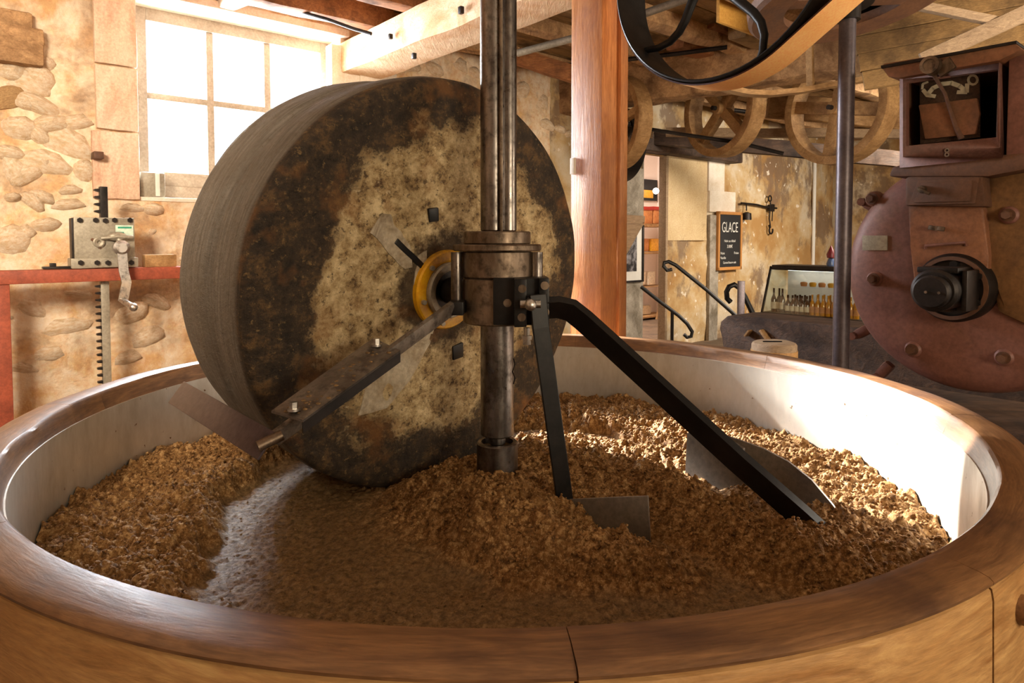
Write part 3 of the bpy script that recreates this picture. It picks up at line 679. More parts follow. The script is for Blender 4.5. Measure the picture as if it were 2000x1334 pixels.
# yellow hub ring, grey ring, black boss, axle
bm = NB(); lathe(bm, [(.098, .0), (.098, .022), (.104, .026), (.134, .026), (.139, .02), (.139, 0)], 64); obj('hub_ring', bm, M['yellow'], MST, local=True)
bm = NB(); lathe(bm, [(.070, .0), (.070, .038), (.076, .042), (.094, .042), (.099, .036), (.099, 0)], 64); obj('bearing_ring', bm, M['grey_metal'], MST, local=True)
bm = NB(); lathe(bm, [(.0001, .03), (.068, .03), (.068, .0)], 48); cyl(bm, (0, 0, .02), (0, 0, .20), .046, .046, 32); obj('axle', bm, M['iron'], MST, local=True)
for k in range(6):
    a = 2*PI*k/6+.3; bm = NB(); cyl(bm, (.118*math.cos(a), .118*math.sin(a), .02), (.118*math.cos(a), .118*math.sin(a), .038), .009, .009, 6); obj('bolt', bm, M['grey_metal'], MST, local=True)
# radial iron bars and mortar patches; raised black boxes paint the dark of square holes
for k, (px, py, s) in enumerate(((846, 420, .026), (893, 686, .030))):
    u, v = stp(px, py); bm = NB(); box(bm, (u, v, .001), (s*1.6, s*1.8, .012), None, .004, Matrix.Rotation(.15, 4, 'Z')); roughen(bm, .003, 30, k); obj('dark_socket', bm, M['black_paint'], MST, local=True)
def radial_bar(px0, py0, px1, py1, wd, m, name, w=.006):
    a = Vector((*stp(px0, py0), 0)); b = Vector((*stp(px1, py1), 0)); d = b-a; ang = math.atan2(d.y, d.x)
    bm = NB(); box(bm, (a+b)/2, (d.length, wd, w*2), None, .003, Matrix.Rotation(ang, 4, 'Z'))
    bmesh.ops.subdivide_edges(bm, edges=bm.edges, cuts=2, use_grid_fill=True); roughen(bm, .002, 25, 3)
    obj(name, bm, m, MST, local=True)
mort = speck('mortar', lin(190, 178, 158), lin(150, 134, 110), lin(96, 78, 56), 14, .85, bump=.5)
def blob(name, pts, w, m, seed=1):
    c = [stp(*p) for p in pts]; n = len(c); out = []
    for i in range(n):
        a, b = c[i], c[(i+1) % n]
        for j in range(4):
            f = j/4; x = a[0]+(b[0]-a[0])*f; y = a[1]+(b[1]-a[1])*f
            q = fbm(np.array([[x*22, y*22, seed]]), seed, 2)[0]*.006; out.append((x+q, y+q))
    bm = NB(); prism(bm, out, -.004, w, None, 0); obj(name, bm, m, MST, local=True, smooth=30)
blob('mortar_patch', [(722, 455), (742, 420), (760, 422), (775, 448), (800, 478), (806, 520), (790, 525), (762, 492)], .0035, mort, 3)
radial_bar(772, 470, 824, 520, .02, M['black_paint'], 'iron_bar')
blob('mortar_patch', [(806, 650), (846, 640), (838, 672), (800, 742), (752, 800), (700, 810), (712, 760), (768, 706)], .003, mort, 6)
blob('mortar_patch', [(815, 500), (832, 490), (824, 560), (806, 560)], .003, mort, 9)

# ================================================================== CENTRAL DRIVE
SX, SY = AXP.x, AXP.y
def sz(py, Y=SY): return 1.5-(py-HOR)/FOC*Y
DR = thing('drive_shaft', 'polished steel drive shaft with thick collar standing in the middle of the basin', 'shaft', (SX, SY, FLZ))
def ring(name, r, y0, y1, m, bev=.004, seg=56, cx=SX, cy=SY, parent=DR, rin=0.0001):
    z0, z1 = sz(y1), sz(y0); bm = NB()
    lathe(bm, [(rin, z0), (r-bev, z0), (r, z0+bev), (r, z1-bev), (r-bev, z1), (rin, z1)], seg, Matrix.Translation((cx, cy, 0)), closed_profile=rin > .001)
    return obj(name, bm, m, parent)
ring('upper_shaft', .041, -420, 452, M['shaft'], cx=SX-.012)
ring('key_bar', .027, -420, 452, M['shaft'], cx=SX+.036, cy=SY+.012)
bm = NB(); box(bm, (SX+.014, SY-.038, (sz(-420)+sz(478))/2), (.010, .03, sz(-420)-sz(478)), None, .002); obj('key_strip', bm, M['collar'], DR)
ring('top_collar', .108, 452, 477, M['collar'])
ring('flange', .142, 477, 490, M['collar'])
ring('clamp_upper', .112, 490, 541, M['collar'])
ring('clamp_lower', .110, 542, 630, M['collar'])
for sx in (-1, 1):
    bm = NB(); cyl(bm, (SX+sx*.128, SY-.03, sz(492)), (SX+sx*.128, SY-.03, sz(600 if sx < 0 else 560)), .018, .018, 20); obj('lug', bm, M['shaft'], DR)
ring('lower_shaft', .054, 630, 853, M['shaft'])
ring('neck', .027, 850, 872, M['shaft'])
ring('foot_cup', .067, 866, 985, M['shaft'], rin=.052)
bm = NB(); lathe(bm, [(.0001, sz(874)), (.052, sz(877))], 32, Matrix.Translation((SX, SY, 0))); roughen(bm, .003, 60, 2); obj('cup_filling', bm, M['paste'], DR)
# black bracket on the right front of the collar
def shbox(name, x0, x1, y0, y1, d0, d1, m, bev=.004):
    """box facing the camera: pixel extents measured at depth d0"""
    xa = (x0-1000)/FOC*d0; xb = (x1-1000)/FOC*d0; za = sz(y1, d0); zb = sz(y0, d0)
    bm = NB(); box(bm, ((xa+xb)/2, (d0+d1)/2, (za+zb)/2), (xb-xa, d1-d0, zb-za), None, bev); return obj(name, bm, m, DR)
shbox('bracket', 963, 1072, 543, 636, 2.015, 2.13, M['black_paint'])
shbox('clamp_plate', 1004, 1029, 545, 640, 1.975, 2.02, M['black_paint'])
shbox('clamp_plate', 1053, 1073, 543, 632, 1.985, 2.04, M['black_paint'])
shbox('bracket', 875, 905, 590, 617, 2.03, 2.12, M['black_paint'])
for px, py in ((1020, 564), (1019, 620), (1064, 558), (1065, 610), (991, 592)):
    p = at(px, py, 1.974 if px != 991 else 2.014); bm = NB(); cyl(bm, p, p+Vector((0, .02, 0)), .0125, .0125, 18)
    r_ = obj('screw', bm, M['collar'], DR)
p = at(1036, 594, 1.95); bm = NB(); cyl(bm, p+Vector((0, -.02, 0)), p+Vector((0, .06, 0)), .016, .016, 16); sph(bm, p+Vector((0, -.02, 0)), .018, sub=3); cyl(bm, p+Vector((-.03, 0, 0)), p+Vector((.03, 0, 0)), .012, .012, 14); obj('ball_joint', bm, M['brightsteel'], DR)
p = at(1029, 640, 2.05); bm = NB(); cyl(bm, p, p+Vector((0, 0, -.04)), .010, .010, 12); cyl(bm, p+Vector((0, 0, -.024)), p+Vector((0, 0, -.036)), .017, .017, 6); cyl(bm, p+Vector((0, 0, -.04)), p+Vector((0, 0, -.052)), .014, .014, 6); obj('adjusting_bolt', bm, M['brightsteel'], DR)
bm = NB(); tube(bm, [at(1003, 700, 2.09), at(1006, 712, 2.088), at(1001, 726, 2.088), at(1006, 738, 2.088), at(1003, 750, 2.09)], .0022, 6); obj('wire', bm, M['iron'], DR)

# ---- left scraper: rod + angle iron + scraper plate by the tread
LS = thing('stone_scraper', 'steel scraper arm with angle iron slanting down across the millstone face', 'scraper', at(536, 865, 1.62))
s0 = at(885, 600, 2.04); s1 = at(775, 668, 1.96); s2 = at(536, 857, 1.67)
def bar(name, a, b, wd, th, side, m, parent, bev=.003):
    a, b = Vector(a), Vector(b); d = b-a; t = d.normalized(); s = (Vector(side)-t*Vector(side).dot(t)).normalized(); u = t.cross(s)
    Mx = Matrix.Translation((a+b)/2) @ Matrix((t, s, u)).transposed().to_4x4()
    bm = NB(); box(bm, (0, 0, 0), (d.length, wd, th), Mx, bev); return obj(name, bm, m, parent)
bar('arm', s0, s2, .042, .018, (0, -.45, 1), M['armsteel'], LS)
def slab(name, c4, off, m, parent):
    bm = NB(); a = [bm.verts.new(Vector(p)) for p in c4]; b = [bm.verts.new(Vector(p)+Vector(off)) for p in c4]
    bm.faces.new(a); bm.faces.new(list(reversed(b)))
    for i in range(4): bm.faces.new((a[i], b[i], b[(i+1) % 4], a[(i+1) % 4]))
    return obj(name, bm, m, parent)
f0, f1 = at(592, 820, 1.60), at(782, 684, 1.88); g0, g1 = at(530, 802, 1.66), at(729, 660, 1.94)
slab('angle_iron', (f0, f1, g1, g0), (0, 0, -.006), M['armsteel'], LS)
slab('flange', (f0, f1, f1+Vector((0, 0, -.034)), f0+Vector((0, 0, -.034))), (-.004, .005, 0), M['iron'], LS)
for p in (at(574, 802, 1.635), at(735, 676, 1.90)):
    bm = NB(); cyl(bm, p, p+Vector((0, 0, .022)), .011, .011, 6); cyl(bm, p, p+Vector((0, 0, .006)), .016, .016, 14); obj('bolt', bm, M['brightsteel'], LS)
p = at(533, 858, 1.63); bm = NB(); cyl(bm, p+Vector((.02, .01, .008)), p+Vector((-.03, -.02, -.012)), .014, .014, 12); obj('threaded_end', bm, M['collar'], LS)
q0 = at(522, 872, 1.62); q1 = at(345, 766, 2.02)
bar('scraper_plate', q0, q1, .075, .007, (.3, .5, .75), speck('scraper_steel', lin(78, 70, 78), lin(98, 88, 94), None, 5, .3, .6, bump=.04, bd=.002), LS)
bm = NB()
for k in range(46):
    a_, b_ = random.uniform(.02, .98), random.uniform(.08, .75); p = (f0*(1-a_)+f1*a_)*(1-b_)+(g0*(1-a_)+g1*a_)*b_
    sph(bm, p+Vector((0, 0, .002)), random.uniform(.002, .006), None, 1, (1.4, 1, .8))
cr_ = obj('paste_crumbs', bm, M['paste'], LS); cr_['kind'] = 'stuff'

# ---- two rakes on the right
RK = thing('inner_plough', 'short dark straight arm with small rectangular blade pushing paste in front of the shaft', 'plough', at(1120, 1010, 1.96))
a = at(1050, 575, 1.96); b = at(1104, 985, 1.97)
tube_pts = [a, at(1056, 640, 1.955), b]
bm = NB(); tube(bm, tube_pts, 0, flat=(.050, .016, Vector((1, .2, 0)))); bmesh.ops.bevel(bm, geom=bm.edges, offset=.002, segments=1, affect='EDGES'); obj('arm', bm, M['black_paint'], RK)
p0 = at(1105, 975, 1.97); p1 = at(1266, 968, 1.82); zt = p0.z
def plate(name, A_, B_, prof, th, m, parent):
    """vertical plate along A_->B_ ; prof: list of (s along, z) """
    d = (B_-A_); d.z = 0; L = d.length; t = d/L; n = t.cross(Z)
    Mx = Matrix.Translation(Vector((A_.x, A_.y, 0))) @ Matrix((t, Z, n)).transposed().to_4x4()
    bm = NB(); prism(bm, [(s*L, z) for s, z in prof], -th/2, th/2, Mx, .0012); return obj(name, bm, m, parent)
plate('blade', p0, p1, [(-.02, FLZ+.012), (1.04, FLZ+.005), (1.0, p1.z), (0, p0.z)], .007, M['blade'], RK)
bm = NB(); cyl(bm, b+Vector((0, .01, .0)), b+Vector((0, -.03, .0)), .012, .012, 8); obj('bolt', bm, M['iron'], RK)
RO = thing('outer_plough', 'long cranked black arm with large curved half-round blade sweeping the basin edge', 'plough', at(1500, 1000, 1.95))
pts = [at(1062, 602, 2.02), at(1090, 600, 2.02), at(1115, 606, 2.02), at(1140, 626, 2.01), at(1180, 662, 2.0), at(1300, 772, 1.95), at(1440, 900, 1.90), at(1560, 1005, 1.86), at(1622, 1062, 1.83)]
bm = NB(); tube(bm, pts, 0, flat=(.078, .024, Vector((.35, -.9, .9)))); bmesh.ops.bevel(bm, geom=[e for e in bm.edges if e.calc_face_angle(0) > .6], offset=.003, segments=1, affect='EDGES'); obj('arm', bm, M['black_paint'], RO)
# curved blade: vertical plate whose top edge is an arc; gently bent in plan
def big_blade():
    top = [(1342, 846), (1368, 842), (1400, 846), (1440, 858), (1490, 876), (1540, 902), (1585, 938), (1625, 985), (1652, 1022), (1672, 1062)]
    bt = [2.36, 2.32, 2.27, 2.21, 2.14, 2.07, 2.00, 1.93, 1.88, 1.85]
    bm = NB(); f = []; bk = []
    for (px, py), d in zip(top, bt):
        p = at(px, py, d); rows = []
        for k in range(5):
            z = p.z+(FLZ+.004-p.z)*k/4; lean = (p.z-z)*-.12
            rows.append(Vector((p.x+lean*.6, p.y+lean, z)))
        f.append(rows)
    th = Vector((.006, .006, 0))
    F_ = [[bm.verts.new(p) for p in r] for r in f]; K_ = [[bm.verts.new(p+th) for p in r] for r in f]
    n = len(f)
    for i in range(n-1):
        for k in range(4):
            bm.faces.new((F_[i][k], F_[i+1][k], F_[i+1][k+1], F_[i][k+1])); bm.faces.new((K_[i][k], K_[i][k+1], K_[i+1][k+1], K_[i+1][k]))
        bm.faces.new((F_[i][0], K_[i][0], K_[i+1][0], F_[i+1][0])); bm.faces.new((F_[i][4], F_[i+1][4], K_[i+1][4], K_[i][4]))
    for i in (0, n-1):
        for k in range(4): bm.faces.new((F_[i][k], F_[i][k+1], K_[i][k+1], K_[i][k]))
    return obj('blade', bm, M['blade'], RO, smooth=40)
big_blade()
bar('stiffener', at(1400, 852, 2.22), at(1452, 884, 2.10), .03, .012, (0, 0, 1), M['armsteel'], RO)

# ================================================================== WALNUT PASTE
def seg_dist(X, Y, pts):
    best = np.full(X.shape, 9.0); tt = np.zeros(X.shape); n = len(pts)-1
    for i in range(n):
        a, b = pts[i], pts[i+1]; dx, dy = b[0]-a[0], b[1]-a[1]; L = dx*dx+dy*dy
        t = np.clip(((X-a[0])*dx+(Y-a[1])*dy)/L, 0, 1); d = np.hypot(X-a[0]-t*dx, Y-a[1]-t*dy)
        m = d < best; best = np.where(m, d, best); tt = np.where(m, (i+t)/n, tt)
    return best, tt
def pz(px, py, z): p = atz(px, py, z); return (p.x-CX, p.y-CY)
def sstep(x, a, b): t = np.clip((x-a)/(b-a), 0, 1); return t*t*(3-2*t)
def paste_height(X, Y):
    r = np.hypot(X, Y); th = np.degrees(np.arctan2(Y, X)) % 360
    P = np.stack([X, Y, np.zeros_like(X)], -1)
    n1 = fbm(P*5, 1, 3); n2 = fbm(P*16, 2, 4); n3 = fbm(P*60, 3, 3); n4 = vnoise(P*170, 5); n5 = fbm(P*30, 6, 2); n1 = n1+.35*fbm(P*11, 12, 2)
    h = .012+.004*n1
    # ring against the wall: width and height vary with the bearing
    aw = np.interp(th, [0, 60, 110, 135, 165, 200, 222, 236, 290, 305, 318, 335, 360], [.50, .48, .42, .34, .34, .40, .34, .12, .05, .10, .30, .46, .50])
    ah = np.interp(th, [0, 60, 110, 135, 165, 200, 222, 238, 290, 305, 318, 335, 360], [.062, .066, .085, .115, .10, .085, .05, .012, .004, .012, .04, .055, .062])
    edge = R1-aw+.05*n1
    h = h+ah*sstep(r, edge-.05, edge+.05)*(1+.25*n1)
    # mound round the foot cup
    mx, my = X-.02, Y-.0
    d = np.hypot(mx*.9, my); h = np.maximum(h, .012+.12*np.exp(-(d/.30)**3)*(1+.25*n1))
    # area behind the ploughs
    d2, _ = seg_dist(X, Y, [pz(1100, 890, .70), pz(1300, 960, .70), pz(1420, 1010, .68)])
    h = np.maximum(h, .012+.055*np.exp(-(d2/.22)**2))
    d5, _ = seg_dist(X, Y, [pz(1080, 850, .69), pz(1220, 875, .69), pz(1370, 900, .68)])
    h = np.maximum(h, .012+.045*np.exp(-(d5/.20)**2)*(1+.3*n1))  # heaped under the sun patch so paler paste colour adds to its brightness
    # heap pushed by the small blade
    d3, t3 = seg_dist(X, Y, [pz(960, 990, .74), pz(1040, 1010, .75), pz(1130, 1030, .74), pz(1215, 1070, .71), pz(1270, 1100, .68)])
    h = np.maximum(h, .01+(.135-.05*t3)*np.exp(-(d3/(.105+.03*n1))**2.4)*(1+.12*n2))
    # heap pushed by the big blade
    d4, t4 = seg_dist(X, Y, [pz(1310, 930, .74), pz(1370, 960, .75), pz(1480, 1010, .74), pz(1590, 1060, .73), pz(1665, 1100, .70)])
    h = np.maximum(h, .01+(.125-.035*t4)*np.exp(-(d4/(.115+.03*n1))**2.4)*(1+.14*n2))
    loose = sstep(h, .018, .06)
    # scraped strips round the shaft on the bare front floor
    arcs = fbm(np.stack([r*34, th*.035, r*0], -1), 7, 3)
    h = h+(1-loose)*(.0032*arcs+.003*n3+.0016*n4)+loose*(.020*np.abs(n2)+.012*np.abs(n5)+.008*n3+.0045*n4)-loose*.008+(1-loose)*.004*np.clip(-n2-.35, -.4, 0)
    return np.clip(h, .002, .26), loose
def paste():
    st = .0045; k = np.arange(-R1, R1+st, st); X, Y = np.meshgrid(k, k, indexing='ij'); r = np.hypot(X, Y)
    ok = r < R1-.001
    h, loose = paste_height(X, Y)
    hole = np.hypot(X-(SX-CX), Y-(SY-CY)) < .060
    ok &= ~hole
    idx = np.full(X.shape, -1); idx[ok] = np.arange(ok.sum())
    V = np.stack([X[ok], Y[ok], h[ok]+FLZ-.002], 1)
    a, b, c, d = idx[:-1, :-1], idx[1:, :-1], idx[1:, 1:], idx[:-1, 1:]
    q = np.stack([a, b, c, d], -1).reshape(-1, 4); q = q[(q >= 0).all(1)]
    me = bpy.data.meshes.new('walnut_paste'); me.vertices.add(len(V)); me.vertices.foreach_set('co', V.ravel())
    me.loops.add(q.size); me.loops.foreach_set('vertex_index', q.ravel().astype(np.int32))
    me.polygons.add(len(q)); me.polygons.foreach_set('loop_start', np.arange(0, q.size, 4, dtype=np.int32)); me.polygons.foreach_set('loop_total', np.full(len(q), 4, dtype=np.int32))
    me.update(); me.validate(); me.polygons.foreach_set('use_smooth', np.ones(len(me.polygons), dtype=bool))
    me.materials.append(M['paste'])
    o = bpy.data.objects.new('walnut_paste', me); COL.objects.link(o); o.location = BC
    tag(o, 'brown crushed walnut paste spread and heaped over the basin floor', 'walnut paste'); o['kind'] = 'stuff'
    return o
PASTE = paste()
def crumbs():
    base = bmesh.new(); bmesh.ops.create_icosphere(base, subdivisions=1, radius=1); bv = np.array([v.co[:] for v in base.verts]); bf = np.array([[v.index for v in f.verts] for f in base.faces]); base.free()
    rng = np.random.default_rng(3); N = 60000
    r = R1*.985*np.sqrt(rng.random(N)); t = rng.random(N)*2*PI; X = r*np.cos(t); Y = r*np.sin(t)
    h, loose = paste_height(X, Y); keep = rng.random(N) < (.06+.40*loose); 
    keep &= np.hypot(X-(SX-CX), Y-(SY-CY)) > .08
    X, Y, h, loose = X[keep], Y[keep], h[keep], loose[keep]; n = len(X)
    s = (.0022+.0045*rng.random(n)**2)*(.6+.6*loose)
    S = s[:, None, None]*(.7+.6*rng.random((n, 12, 1)))
    V = bv[None]*S*np.array([1, 1, .8])+np.stack([X, Y, h+FLZ-.002+s*.3], 1)[:, None, :]
    F = bf[None]+(np.arange(n)*12)[:, None, None]
    me = bpy.data.meshes.new('paste_crumbs'); V = V.reshape(-1, 3); q = F.reshape(-1, 3)
    me.vertices.add(len(V)); me.vertices.foreach_set('co', V.ravel()); me.loops.add(q.size); me.loops.foreach_set('vertex_index', q.ravel().astype(np.int32))
    me.polygons.add(len(q)); me.polygons.foreach_set('loop_start', np.arange(0, q.size, 3, dtype=np.int32)); me.polygons.foreach_set('loop_total', np.full(len(q), 3, dtype=np.int32))
    me.update(); me.materials.append(M['paste']); o = bpy.data.objects.new('paste_crumbs', me); COL.objects.link(o); o.parent = PASTE; o['kind'] = 'stuff'
    print('crumbs', n)
crumbs()
# ================================================================== PULLEYS AND BELTS
def pulley(name, label, group, px, py, dep, R, wd, rimt, spokes, m, bow=0, hub=.06, spw=.09, a0=.4, yaw=0, tiltf=0, nrm=None):
    c = at(px, py, dep); n = nrm or (-A)
    if yaw: n = Matrix.Rotation(yaw, 3, 'Z') @ n
    e1 = Z.cross(n)*-1; e1 = (n.cross(Z)*-1).normalized(); e2 = n.cross(e1)
    F = Frame(c, e1, e2, n); t = thing(name, label, 'pulley', c-Vector((0, 0, R)), group)
    bm = NB(); lathe(bm, [(R, -wd/2), (R+.004, 0), (R, wd/2), (R-rimt*.5, wd/2+.004), (R-rimt, wd/2), (R-rimt*.9, 0), (R-rimt, -wd/2)], 72, F.M, closed_profile=True); obj('rim', bm, m, t)
    bm = NB(); lathe(bm, [(.022, -wd*.55), (hub, -wd*.55), (hub, wd*.55), (.022, wd*.55)], 32, F.M, closed_profile=True); obj('hub', bm, m, t)
    bm = NB(); cyl(bm, F.P(0, 0, wd*.8), F.P(0, 0, -wd*2.2), .024, .024, 14); obj('axle', bm, M['iron'], t)
    for k in range(spokes):
        a = a0+2*PI*k/spokes; bm = NB()
        if bow:
            pts = []
            for j in range(9):
                f = j/8; r = hub*.8+(R-rimt*.7-hub*.8)*f; b = a+bow*math.sin(f*PI*.9)*(1-f*.2)+bow*.6*f
                pts.append(F.P(r*math.cos(b), r*math.sin(b)))
            tube(bm, pts, 0, rs=[spw*(.62-.25*j/8) for j in range(9)], seg=12)
        else:
            Mx = F.M @ Matrix.Rotation(a, 4, 'Z'); box(bm, ((hub*.7+R-rimt*.6)/2, 0, 0), (R-rimt*.6-hub*.7, spw, wd*.45), Mx, .006)
        obj('spoke', bm, m, t)
    return t, F
shaft_n = -A
G = 'wooden pulleys under the cross beam'
pulley('wooden_pulley', 'wooden spoked pulley hanging just right of the black scale hook, middle one under the cross beam', G, 1412, 213, 7.2, .51, .19, .08, 4, M['pulley'], a0=PI/4, yaw=-.25, spw=.11)[0]['label'] = 'middle wooden spoked pulley, hanging above the chalkboard'
pulley('wooden_pulley', 'largest wooden spoked pulley, partly behind the iron pole', G, 1638, 212, 6.6, .55, .20, .08, 4, M['pulley'], a0=-1.75, yaw=-.2, spw=.12)
pulley('wooden_pulley', 'wooden pulley mostly hidden behind the orange post', G, 1206, 240, 7.3, .50, .18, .07, 5, M['pulley'], a0=.2, yaw=-.25, spw=.08)
pulley('iron_pulley', 'dark iron pulley hanging behind the orange post above the doorway', None, 1208, 284, 7.7, .42, .16, .035, 5, M['iron'], a0=.6, yaw=-.25, spw=.05)
# big belt wheel, near top
BWc = (1418, -78); BWd = 3.02; BWR = .545
bw, BF = pulley('belt_wheel', 'big dark iron belt wheel with curved spokes at the top of the picture', None, BWc[0], BWc[1], BWd, BWR, .21, .012, 5, M['black_paint'], bow=.55, hub=.075, spw=.042, a0=-1.75)
for o_ in bw.children:
    if o_.name.startswith('rim'):
        pass
bm = NB(); lathe(bm, [(BWR*.36, -.05), (BWR*.36+.022, -.05), (BWR*.36+.022, .05), (BWR*.36, .05)], 48, BF.M @ Matrix.Translation((.10, .1, -.15)), closed_profile=True)
tag(obj('small_pulley', bm, M['iron']), 'small dark pulley ring seen inside the belt wheel at the frame top', 'pulley')
# belt: wraps the lower left of the wheel, then runs up to the right
def belt():
    Rb = BWR+.006; hw = .088; pts = []
    # local angles: e1 to the right in the picture, e2 up
    aend = -math.radians(57)
    for k in range(41): 
        a = math.radians(-195)+(aend-math.radians(-195))*k/40; pts.append((Rb*math.cos(a), Rb*math.sin(a)))
    tx, ty = -math.sin(aend), math.cos(aend)
    for L in (.15, .4, .8, 1.3, 1.7): pts.append((pts[40][0]+tx*L, pts[40][1]+ty*L))
    bm = NB(); rows = []
    for i, (x, y) in enumerate(pts):
        a_ = pts[max(i-1, 0)]; b_ = pts[min(i+1, len(pts)-1)]; nx, ny = b_[1]-a_[1], -(b_[0]-a_[0]); l = math.hypot(nx, ny); nx /= l; ny /= l
        rows.append([bm.verts.new(BF.P(x+nx*o, y+ny*o, w_)) for o, w_ in ((0, hw), (.007, hw), (.007, -hw), (0, -hw))])
    for i in range(len(rows)-1):
        for k in range(4): f = bm.faces.new((rows[i][k], rows[i][(k+1) % 4], rows[i+1][(k+1) % 4], rows[i+1][k])); f.material_index = 1 if k in (0, 2) else 0
    o = obj('drive_belt', bm, M['belt']); o.data.materials.append(M['belt_edge']); return o
tag(belt(), 'wide tan leather drive belt under the big wheel, running up to the right', 'belt')
# rusty flat wheel lying behind the belt
def rust_ring():
    c = at(1660, 6, 3.7); n = Vector((.10, -.14, -.97)).normalized(); e1 = n.cross(Vector((0, 0, 1))).normalized()*-1; e2 = n.cross(e1); F = Frame(c, e1, e2, n)
    t = thing('rusty_wheel', 'rusty iron handwheel disc with oval openings behind the tan belt', 'wheel', c)
    bm = NB(); lathe(bm, [(.34, 0), (.51, .01), (.53, -.01), (.53, -.06), (.34, -.05)], 72, F.M, closed_profile=True); obj('rim', bm, M['machine_brown'], t)
    bm = NB(); lathe(bm, [(.03, .01), (.12, .02), (.12, -.07), (.03, -.07)], 32, F.M, closed_profile=True); obj('hub', bm, M['iron'], t)
    for k in range(4):
        bm = NB(); box(bm, (.23, 0, -.02), (.26, .10, .04), F.M @ Matrix.Rotation(.5+k*PI/2, 4, 'Z'), .01); obj('spoke', bm, M['machine_brown'], t)
    bm = NB(); box(bm, (.0, 0, -.09), (.9, .5, .02), F.M, .004); obj('back_plate', bm, M['black'], t)
rust_ring()
# curved wooden hoop rail with uprights behind the pulleys
HR = thing('rail_frame', 'curved pale wooden rail with short uprights below the tan belt', 'rail', at(1600, 160, 4.9))
pts = [at(x, y, 4.9) for x, y in ((1395, 165), (1425, 175), (1460, 182), (1500, 184), (1560, 178), (1620, 167), (1690, 155), (1756, 146))]
bm = NB(); tube(bm, pts, 0, flat=(.035, .10, Z)); obj('rail', bm, M['pulley'], HR)
for x0, y0, y1, w_ in ((1583, 95, 172, 13), (1680, 85, 158, 12), (1728, 70, 150, 8)):
    a, b = at(x0, y1, 4.88), at(x0-2, y0-30, 4.88); bm = NB(); bar_w = w_/FOC*4.88; cyl(bm, a, b, bar_w*.62, bar_w*.62, 4); obj('upright', bm, M['pulley'], HR)
# yellow board patch and planks seen through the belt wheel
bm = NB(); box(bm, (0, 0, 0), (.55, .03, .3), Matrix.Translation(at(1440, 20, 5.4)) @ Matrix.Rotation(PI/2-THA, 4, 'Z'), .004); tag(obj('yellow_board', bm, M['yellow_board']), 'bright yellow board up between the joists inside the belt wheel', 'board')
# diagonal plank hopper top right
HP = thing('plank_panel', 'sloping grey-brown plank panel above the red machine, top right corner', 'panel', at(1860, 60, 4.4))
a = at(1690, 175, 4.5); b = at(2080, 112, 4.1); u_ = (b-a).normalized(); up_ = Vector((-.05, .35, 1)).normalized()
for k in range(5):
    o0 = a+up_*(k*.135); bm = NB(); wavy_beam(bm, o0+up_*.065, o0+up_*.065+u_*1.6, up_, .035, .131, 70+k, 24, .003); obj('plank', bm, M['board'], HP)
bm = NB(); wavy_beam(bm, at(1800, 118, 4.15), at(2010, 22, 3.95), Z, .05, .09, 5, 16, .003); obj('batten', bm, M['grey_wood'], HP)
bm = NB(); wavy_beam(bm, at(1800, 12, 4.1), at(1975, 48, 4.0), Z, .05, .05, 6, 16, .003); obj('batten', bm, M['grey_wood'], HP)

# ================================================================== RED GRINDING MACHINE
XM = 3.05
F0 = Frame(A*XM, B, Z, -A)
cu, cv = F0.uv(1868, 545); 
cu = F0.uv(1644, 520)[0]+.480; cv = F0.uv(1880, 768)[1]+.475
FM = Frame(F0.P(cu, cv), B, Z, -A); RM_ = .480
GM = thing('grinding_machine', 'big rusty red cast iron grinding machine with round bolted front and feed box', 'machine', FM.P(0, -.62, -.2))
def gl(name, prof, m, Fm=FM, off=(0, 0, 0), seg=64):
    bm = NB(); lathe(bm, prof, seg, Fm.M @ Matrix.Translation(off), closed_profile=prof[0][0] > .001); return obj(name, bm, m, GM)
gl('front_cover', [(.0001, .0), (.34, .0), (.42, -.012), (.455, -.03), (.47, -.055), (RM_, -.09), (RM_-.004, -.20), (.0001, -.2)], M['machine'])
gl('rear_casing', [(.0001, -.2), (.44, -.2), (.46, -.22), (.46, -.5), (.40, -.54), (.0001, -.54)], M['machine'])
def gp(px, py, w=0):
    F = Frame(FM.P(0, 0, w), B, Z, -A); return F.uv(px, py)
def gprism(name, pxs, w0, w1, m, bev=.006, wref=None):
    pts = [gp(x, y, w1 if wref is None else wref) for x, y in pxs]
    bm = NB(); prism(bm, pts, w0, w1, FM.M, bev); return obj(name, bm, m, GM)
# bosses with bolts
for px, py, dw in ((1703, 545, 0), (1778, 684, 0), (1957, 700, 0), (1966, 420, .035), (1700, 388, -.04)):
    u, v = gp(px, py, .03+dw); bm = NB(); lathe(bm, [(.0001, .012), (.022, .012), (.032, .004), (.036, -.03)], 24, FM.M @ Matrix.Translation((u, v, dw))); obj('boss', bm, M['machine'], GM)
    bm = NB(); cyl(bm, (u, v, dw), (u, v, dw+.045), .017, .016, 6, FM.M); cyl(bm, (u, v, dw), (u, v, dw+.016), .024, .024, 18, FM.M); obj('bolt', bm, M['machine_brown'], GM)
for px, py in ((1690, 395), (1672, 655), (1716, 735)):
    u, v = gp(px, py, -.16); d_ = math.atan2(v, u); bm = NB(); box(bm, (u*.93, v*.93, -.16), (.08, .045, .05), FM.M, .015, Matrix.Rotation(d_, 4, 'Z')); cyl(bm, (u, v, -.17), (u, v, -.11), .018, .018, 8, FM.M); obj('clamp_ear', bm, M['machine'], GM)
# name plate
gprism('name_plate', [(1684, 460), (1733, 460), (1733, 489), (1684, 489)], 0, .006, M['grey_metal'], .001)
